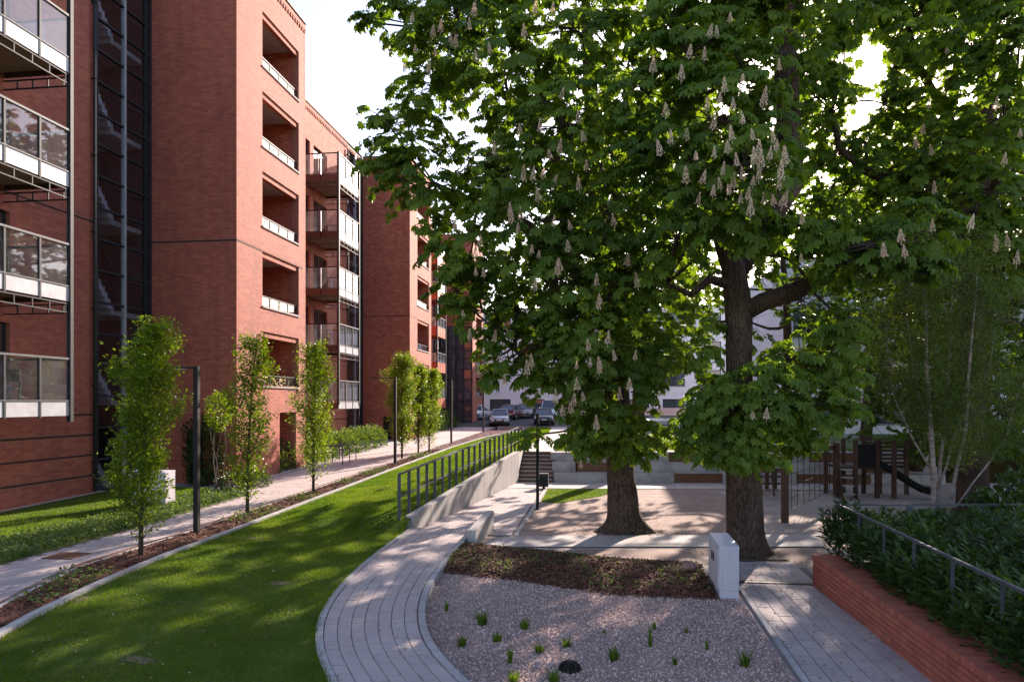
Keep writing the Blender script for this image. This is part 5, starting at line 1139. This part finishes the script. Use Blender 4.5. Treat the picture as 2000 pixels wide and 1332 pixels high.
wild_tree('broadleaf_tree', 'tall background tree in front of the dark blue grey building', *px_uv(1900, 38), UP, 17, 5.0, 1.5, 24, 10, size=1.35)

# columnar hornbeams
def column_tree(px, py, top, wpx, lean, label, nl, lsz=.075, bare=.12):
    z = .3
    for _ in range(6): u, v, _q = G(px, py, z); z = Lz(v)
    d = (EYE - z) * F / (py - HY); H = (py - top) / F * d; R = wpx / 2 / F * d; ln = lean / F * d
    t = thing('hornbeam', (u, v, z), label, 'tree', 'columnar hornbeams along the footpath')
    ax = lambda q: np.array((u + ln * q * q, v, z + H * q))
    m = MB(); m.tube([ax(q) for q in np.linspace(0, .95, 8)], np.linspace(.05, .008, 8) * (H / 4.8), 8); obj('trunk', m, MT['twig'], t, True)
    tw = MB(); P, D = [], []; nb = 64
    ph = random.uniform(0, 6)
    for i in range(nb):
        q = .06 + .86 * (i + random.random()) / nb; a = i * 2.4 + random.uniform(-.3, .3)
        prof = (math.sin(math.pi * min(1, (q * .93 + .09))) ** .55) * (1 + .22 * math.sin(q * 17 + ph + a) + random.uniform(-.18, .22))
        rr = R * max(.15, prof) * (1.0 if q < .8 else 1 - (q - .8) * 2.6); o = ax(q); e = o + np.array((rr * math.cos(a), rr * math.sin(a), rr * random.uniform(.9, 1.7)))
        pts = wander(o, e, 4, .05, .04); tw.tube(pts, [.012, .009, .006, .003], 4, cap=False)
        dens = .35 if q < bare + .04 else 1
        n = int(nl / nb * dens * (.5 + prof * .7)); s_ = rng.random(n) ** .6; base = np.array(pts)[np.minimum(3, (s_ * 3.0).astype(int))] ; base = o + (e - o) * s_[:, None]
        P.append(base + rng.normal(0, .085 * max(.6, R / .5), (n, 3))); D.append(unit_(np.tile((math.cos(a), math.sin(a), .3), (n, 1)) + rng.normal(0, .6, (n, 3))))
    o = obj('twigs', tw, MT['twig'], t); o['kind'] = 'stuff'
    P = np.concatenate(P); D = np.concatenate(D); V, Q = scatter(LF2, LF2F, frames(D, unit_(rng.normal(0, .5, (len(P), 3)) + np.array((0, 0, 1)))), P, rng.uniform(.65, 1.3, len(P)) * lsz)
    bulk('leaves', V, Q, MT['horn'], t)
column_tree(275, 1086, 612, 104, 34, 'nearest and tallest columnar hornbeam, left of the black lamp post', 13000)
column_tree(483, 1006, 640, 78, 22, 'second columnar hornbeam in front of the sunlit brick corner', 8500)
column_tree(612, 964, 662, 70, 6, 'third columnar hornbeam beside the bicycle stands', 8500)
column_tree(785, 895, 688, 54, 2, 'left tree of the far group of three columnar hornbeams', 11000, .09)
column_tree(817, 886, 706, 40, 2, 'middle tree of the far group of three columnar hornbeams', 9000, .09)
column_tree(838, 881, 716, 42, 6, 'right tree of the far group of three columnar hornbeams, brightest in the sun', 9000, .09)

# small shrub tree against the wing
def bush(name, label, c, r, n, lsz, material, cat='shrub', stems=6, zbase=None, hero=0, up=.4):
    zb = c[2] - r[2] if zbase is None else zbase; t = thing(name, (c[0], c[1], zb), label, cat)
    m = MB()
    for i in range(stems): a = i * 2.4; m.tube(wander((c[0] + .08 * math.cos(a), c[1] + .08 * math.sin(a), zb), (c[0] + r[0] * .6 * math.cos(a), c[1] + r[1] * .6 * math.sin(a), c[2] + r[2] * .5), 4, .06), [.02, .015, .01, .006], 5)
    obj('stems', m, MT['twig'], t)['kind'] = 'stuff'
    d = unit_(rng.normal(size=(n, 3))); k = (.5 + .55 * rng.random(n) ** .6) * (1 + .18 * np.sin(d[:, 0] * 6 + c[0] * 3) * np.sin(d[:, 2] * 5 + c[1] * 2)); P = np.array(c) + d * k[:, None] * np.array(r); q = P[:, 2] > zb + .02; P, d = P[q], d[q]
    D = unit_(d + rng.normal(0, .5, d.shape) + np.array((0, 0, up))); R = frames(D, unit_(rng.normal(0, .5, d.shape) + np.array((0, 0, 1))))
    place_leaves(t, P, R, rng.uniform(.7, 1.25, len(P)) * lsz, LF2 if hero == 0 else LF, LF2F if hero == 0 else LFF, MT[material], hero)
    return t
bush('young_tree', 'small leafy tree against the brick wing beside the first lamp post', (-12.2, 21.3, 3.0), (.4, .34, .6), 1000, .1, 'horn', 'tree', 5, .45)
bush('climbing_shrub', 'dark climbing shrub at the foot of the brick wing', (-13.7, 22.9, 1.6), (.7, .4, 1.2), 2600, .1, 'laurel', zbase=.45)
for i, (x, y, lab) in enumerate(((-12.0, 21.9, 'low dark shrub left of the wing corner'), (-11.9, 23.0, 'low dark shrub right at the wing corner'))): bush('low_shrub', lab, (x, y, .65), (.55, .5, .35), 1300, .08, 'laurel', zbase=.4)
# low hedges along the building
def hedge(name, label, u0, u1, v0, v1, zf, h, n, lsz, material):
    t = thing(name, ((u0 + u1) / 2, (v0 + v1) / 2, zf((v0 + v1) / 2)), label, 'hedge'); m = MB()
    for v in np.arange(v0, v1, .35): m.tube([((u0 + u1) / 2, v, zf(v)), ((u0 + u1) / 2 + random.uniform(-.2, .2), v + random.uniform(-.1, .1), zf(v) + h * .8)], [.015, .006], 4)
    obj('stems', m, MT['twig'], t)['kind'] = 'stuff'
    v = rng.uniform(v0, v1, n); a = rng.uniform(-.4, math.pi * .95, n); rr = (.72 + .4 * rng.random(n)) * (1 + .16 * np.sin(v * 4.1) + .1 * np.sin(v * 9.7))
    u = (u0 + u1) / 2 + (u1 - u0) / 2 * np.cos(a) * rr; z = np.array([zf(q) for q in v]) + np.maximum(.02, h * (.25 + .75 * np.maximum(-.25, np.sin(a)) * rr))
    P = np.stack([u, v, z], 1); D = unit_(np.stack([np.cos(a), rng.normal(0, .6, n), np.abs(np.sin(a)) + .4], 1) + rng.normal(0, .35, (n, 3)))
    V, Q = scatter(LF2, LF2F, frames(D, unit_(rng.normal(0, .5, (n, 3)) + np.array((.4, 0, 1)))), P, rng.uniform(.7, 1.3, n) * lsz); bulk('leaves', V, Q, MT[material], t)
hedge('low_hedge', 'bright low hedge between the bicycle stands and the brick building', -14.2, -12.85, 26.6, 41, Lz, 1.05, 9000, .11, 'cover')
hedge('low_hedge', 'dark low hedge near the far end of the footpath', -14.6, -12.95, 47, 62, Lz, 1.3, 7000, .13, 'laurel')
# laurel hedge in the planter
t = thing('laurel_hedge', (5.5, 10, .4), 'dark laurel hedge behind the low brick wall with railing in it', 'hedge'); n = 15000
m = MB()
for i in range(60): x, y = random.uniform(4.2, 8), random.uniform(6, 13.8); m.tube([(x, y, .4), (x + random.uniform(-.15, .15), y + random.uniform(-.15, .15), 1.15)], [.014, .006], 4)
obj('stems', m, MT['twig'], t)['kind'] = 'stuff'
ns = 3200; su = 4.05 + 4.6 * rng.random(ns) ** 1.5; sv = rng.uniform(5.8, 14.3, ns); edge = np.clip((su - 3.95) / .35, 0, 1); top = (1.0 + .42 * np.sin(su * 2.1 + sv * 1.3) * np.sin(sv * 1.9) * .5 + .28 * rng.random(ns)) * (.6 + .4 * edge) + .12
top = np.where(sv > 13.4, top * .95, top); sz0 = .42 + (top - .42) * rng.random(ns) ** .35
P, D = [], []
for i in range(ns):
    k = rng.integers(8, 13); a = rng.uniform(0, 6.283, k); ti = np.linspace(0, 1, k); c = np.array((su[i], sv[i], sz0[i])); out = np.array((-.55 if su[i] < 4.6 else 0, -.1, 0))
    P.append(c + np.stack([.02 * np.cos(a), .02 * np.sin(a), .2 * ti - .1], 1)); D.append(unit_(np.stack([np.cos(a), np.sin(a), .25 + .9 * ti], 1) + out + rng.normal(0, .12, (k, 3))))
P = np.concatenate(P); D = np.concatenate(D); R = frames(D, unit_(np.array((0, 0, 1)) + rng.normal(0, .35, P.shape))); LL = LF * np.array((.65, 1, 1))
place_leaves(t, P, R, rng.uniform(.09, .17, len(P)), LL, LFF, MT['laurel'], 300)
for i, (x, y, r_, lab) in enumerate(((8.5, 15.6, 1.0, 'dark evergreen shrub behind the railing, left of the birch stems'), (10.2, 16.6, 1.25, 'dark evergreen shrub behind the railing, right of the birch'), (12.0, 18.0, 1.5, 'tall dark shrub at the right edge behind the birch'), (6.2, 14.9, .55, 'small shrub just behind the railing corner'))):
    bush('evergreen_shrub', lab, (x, y, .25 + r_ * .7), (r_, r_ * .8, r_ * .85), int(1600 * r_ + 500), .16, 'laurel', zbase=.2, stems=8)

# multi-stemmed birch
bu, bv, _z = G(1825, 1050, .3); bt = thing('birch_tree', (bu, bv, .3), 'slender multi-stemmed birch with pale bark behind the hedge railing', 'tree'); d0 = 15.85
stems = [[(1825, 1052, 16), (1822, 900, 15), (1810, 720, 12), (1806, 600, 8), (1803, 500, 4)], [(1832, 1052, 13), (1836, 900, 11), (1850, 780, 10), (1856, 650, 7), (1862, 510, 3)], [(1838, 1052, 13), (1862, 960, 11), (1885, 830, 10), (1898, 690, 8), (1908, 540, 4)], [(1828, 1000, 8), (1822, 850, 7), (1790, 760, 5), (1770, 620, 3)], [(1865, 990, 6), (1920, 920, 5), (1965, 850, 4), (1990, 760, 2)], [(1836, 950, 6), (1870, 830, 5), (1930, 720, 4), (1950, 600, 2)], [(1824, 930, 6), (1780, 850, 5), (1740, 760, 4), (1730, 640, 2)]]
BP, BD = [], []; tw = MB()
for s_ in stems:
    dd = d0 + random.uniform(-.5, .5); pp = [PD(x, y, d0 + (dd - d0) * i / 3) for i, (x, y, w) in enumerate(s_)]; rr = [w / 2 / F * d0 * .68 for x, y, w in s_]; m = MB()
    P2, R2 = [], []
    for i in range(len(pp) - 1):
        for q in range(3): P2.append(pp[i] + (pp[i+1] - pp[i]) * q / 3 + rng.normal(0, .012, 3)); R2.append(rr[i] + (rr[i+1] - rr[i]) * q / 3)
    P2.append(pp[-1]); R2.append(rr[-1]); m.tube(P2, R2, 8); obj('stem', m, MT['birch'], bt, True)
    for i in range(4, len(P2)):
        for _ in range(4):
            a = random.uniform(0, 6.283); L = random.uniform(.5, 1.15); e = P2[i] + np.array((L * math.cos(a) * .75, L * math.sin(a) * .75, L * random.uniform(.35, .9))); pts = wander(P2[i], e, 5, .06)
            tw.tube(pts, [.008, .006, .005, .004, .002], 4, cap=False); n = 210; s2 = rng.uniform(.2, 1.1, n); BP.append(P2[i] + (e - P2[i]) * s2[:, None] + rng.normal(0, .14, (n, 3))); BD.append(unit_(rng.normal(0, 1, (n, 3)) + np.array((0, 0, -.6))))
o = obj('twigs', tw, MT['twig'], bt); o['kind'] = 'stuff'
BP = np.concatenate(BP); BD = np.concatenate(BD); V, Q = scatter(LF2, LF2F, frames(BD, unit_(rng.normal(0, 1, BP.shape))), BP, rng.uniform(.035, .065, len(BP))); bulk('leaves', V, Q, MT['birchleaf'], bt)

# ================================================================== CARS
def road_z(v): return UP - .08 + .042 * max(0, min(18, v - 61.6))
def car(u, v, rot, paint, label, van=False):
    z = road_z(v); t = thing('parked_car', (u, v, z), label, 'car', 'cars parked on the road'); t.rotation_euler = (0, 0, rot); ORG[t.name] = Vector((0, 0, 0))
    H = 1.85 if van else 1.48; by = 1.0 if van else .92
    ys = [-2.1, -2.04, -1.75, -1.0, -.6, .6, 1.5, 1.98, 2.08]; zt = [.5, .7, .8, by - .03, by, by + .02, by + .03, by, .62]; hw = [.66, .78, .84, .87, .88, .88, .87, .8, .72]; zb = [.3, .22, .2, .2, .2, .2, .2, .25, .34]
    rows = [[(-w * .9, y, b), (-w, y, b + .12), (-w * 1.01, y, (a + b) / 2 + .05), (-w * .95, y, a - .04), (-w * .8, y, a), (w * .8, y, a), (w * .95, y, a - .04), (w * 1.01, y, (a + b) / 2 + .05), (w, y, b + .12), (w * .9, y, b), (-w * .9, y, b)] for y, a, w, b in zip(ys, zt, hw, zb)]
    m = MB().grid(rows); m.poly(rows[0][:-1][::-1]); m.poly(rows[-1][:-1]); obj('body', m, paint, t, True)
    r0, r1 = (-.1, 1.75) if van else (-.2, 1.15); wb, rb = (-.95, 2.0) if van else (-.98, 1.85)
    pr_ = [(wb, by - .01, .78), (r0 - .05, H - .1, .64), (r0 + .1, H - .05, .62), (r1 - .1, H - .05, .61), (r1 + .05, H - .12, .62), (rb, by + .02, .74)]
    g = MB(); n = len(pr_); g.v = [(-w, y, zz) for y, zz, w in pr_] + [(w, y, zz) for y, zz, w in pr_]; g.f = [tuple(range(n)), tuple(range(2 * n - 1, n - 1, -1))] + [(i + 1, i, n + i, n + i + 1) for i in range(n - 1)]
    obj('windows', g, MT['carglass'], t)
    rf = MB().grid([[(-.66, r0 - .1, H - .13), (-.6, r0 - .02, H - .04), (.6, r0 - .02, H - .04), (.66, r0 - .1, H - .13)], [(-.66, r0 + .2, H - .06), (-.56, r0 + .25, H), (.56, r0 + .25, H), (.66, r0 + .2, H - .06)], [(-.66, r1 - .2, H - .06), (-.56, r1 - .25, H), (.56, r1 - .25, H), (.66, r1 - .2, H - .06)], [(-.66, r1 + .1, H - .14), (-.58, r1 + .02, H - .05), (.58, r1 + .02, H - .05), (.66, r1 + .1, H - .14)]])
    for s_ in (-1, 1):
        rf.bar((s_ * .79, wb, by), (s_ * .65, r0 - .06, H - .1), .06, .05); rf.bar((s_ * .75, rb, by + .02), (s_ * .63, r1 + .06, H - .12), .09, .08); rf.bar((s_ * .8, .35, by), (s_ * .645, .3, H - .06), .05, .06)
        obj('mirror', MB().box(s_ * .98 - .08, s_ * .98 + .08, -.85, -.73, by, by + .14), paint, t)
        obj('headlight', MB().quadbox([(s_ * .68 - .15, -2.08, .6), (s_ * .68 + .13, -1.98, .6), (s_ * .68 + .13, -1.85, .6), (s_ * .68 - .15, -1.95, .6), (s_ * .68 - .15, -2.06, .72), (s_ * .68 + .13, -1.95, .74), (s_ * .68 + .13, -1.8, .74), (s_ * .68 - .15, -1.95, .72)]), MT['lamp'], t)
        obj('tail_lamp', MB().box(s_ * .72 - .1, s_ * .72 + .1, 2.0, 2.07, .72, .92), MT['red'], t)
        for y in (-1.3, 1.28):
            w = obj('wheel', MB().tube([(s_ * .7, y, .31), (s_ * .9, y, .31)], [.31, .31], 18), MT['tyre'], t); obj('rim', MB().tube([(s_ * .895, y, .31), (s_ * .912, y, .31)], [.2, .19], 14), MT['rim'], w)
    obj('roof', rf, paint, t)
    obj('grille', MB().box(-.42, .42, -2.125, -2.09, .4, .56), MT['black'], t); obj('bumper', MB().box(-.7, .7, -2.12, -2.03, .24, .38).box(-.72, .72, 2.03, 2.12, .3, .46), MT['black'], t)
    for y in (-2.13, 2.123): obj('number_plate', MB().box(-.25, .25, y - .006, y + .006, .46, .56), MT['plate'], t)
    for c in t.children: ORG[c.name] = Vector((0, 0, 0))
silver = carpaint('silver_paint', (.42, .43, .46)); whitep = carpaint('white_paint', (.75, .75, .77)); darkp = carpaint('dark_paint', (.02, .025, .035)); redp = carpaint('dark_red_paint', (.12, .03, .03)); bluep = carpaint('blue_paint', (.04, .06, .1))
def at_px(px, v): k = (px - 1000) / F; d = v / (k * S + C); return k * d * C - d * S
car(at_px(976, 64.5), 64.5, .12, silver, 'silver car facing the camera at the end of the lawn')
car(at_px(932, 72), 72, math.pi - .35, whitep, 'white hatchback seen from behind near the far lamp post')
car(at_px(1062, 65.5), 65.5, .1, darkp, 'dark car facing the camera under the chestnut branches')
car(at_px(1073, 75), 75, .05, whitep, 'white van parked behind the dark car', True)
car(at_px(1000, 73), 73, math.pi - .2, redp, 'dark red car partly hidden behind the silver car')
car(at_px(1025, 76), 76, .1, silver, 'grey car in the second row between the silver and the dark car')
car(at_px(893, 70), 70, .3, bluep, 'dark blue car half hidden behind the hedge at the left of the road')

# ================================================================== FALLEN BITS
def litter(name, n, box, zf, label, cols):
    p = np.stack([rng.uniform(box[0], box[1], n), rng.uniform(box[2], box[3], n)], 1); p = p[[zf(u, v) is not None for u, v in p]]
    V, Q = scatter(LF2, LF2F, flatR(len(p), .35), np.column_stack([p, [zf(u, v) + .006 for u, v in p]]), rng.uniform(.012, .05, len(p)))
    tag(bulk(name, V, Q, MT[cols]), label, 'fallen leaves')
MT['litter'] = mat('dry_leaf', [(.16, .1, .05), (.3, .2, .11)], 30, .9, per=[(.14, .08, .04), (.28, .18, .09), (.2, .17, .06), (.42, .33, .26)])
litter('fallen_leaves', 900, (2.3, 3.75, 5.8, 15), lambda u, v: .032, 'dry leaf bits scattered on the right-hand paved path', 'litter')
litter('fallen_leaves', 700, (-4.6, -1.8, 7, 17.4), lambda u, v: (CZ + .02) if interp(CURVE_L, v) + .1 < u < interp(CURVE_R, v) - .1 else None, 'dry leaf bits scattered on the winding path', 'litter')
litter('fallen_leaves', 1600, (-2.1, 3.4, 17.8, 27), lambda u, v: .01, 'dry leaf bits scattered over the soil square under the trees', 'litter')
litter('fallen_leaves', 900, (-3, 2.1, 7.5, 12.2), lambda u, v: .035 if u > interp(CURVE_R, v) else None, 'dry leaf bits lying on the gravel bed', 'litter')
litter('fallen_leaves', 700, (-8, -4.6, 7, 24), lambda u, v: lawn_z(u, v) + .035 if lawn_l(v) < u < lawn_r(v) else None, 'dry leaf bits lying on the big lawn', 'litter')

for (x, y) in ((.52, 18.49), (3.0, 15.93)):
    pts_ = [(x + (.75 + .13 * math.sin(3 * a + x) + .1 * math.sin(7 * a)) * math.cos(a), y + (.62 + .1 * math.sin(4 * a + y)) * math.sin(a)) for a in np.linspace(0, 6.283, 40, endpoint=False)]
    struct('loose_soil', MB().poly([(*q, .014 if x < 1 else .036) for q in pts_]), mat('loose_soil_%d' % int(x), [(.1, .065, .05), (.2, .14, .115)], 6, .95, .6, 35, bdist=.03))
p = np.concatenate([np.array((.52, 18.49)) + rng.normal(0, .55, (420, 2)), np.array((3.0, 15.93)) + rng.normal(0, .5, (420, 2))])
V, Q = scatter(LF2, LF2F, flatR(len(p), .4), np.column_stack([p, rng.uniform(.035, .06, len(p))]), rng.uniform(.02, .07, len(p)))
tag(bulk('trunk_litter', V, Q, MT['litter']), 'dry leaf litter gathered round the two chestnut trunks', 'fallen leaves')
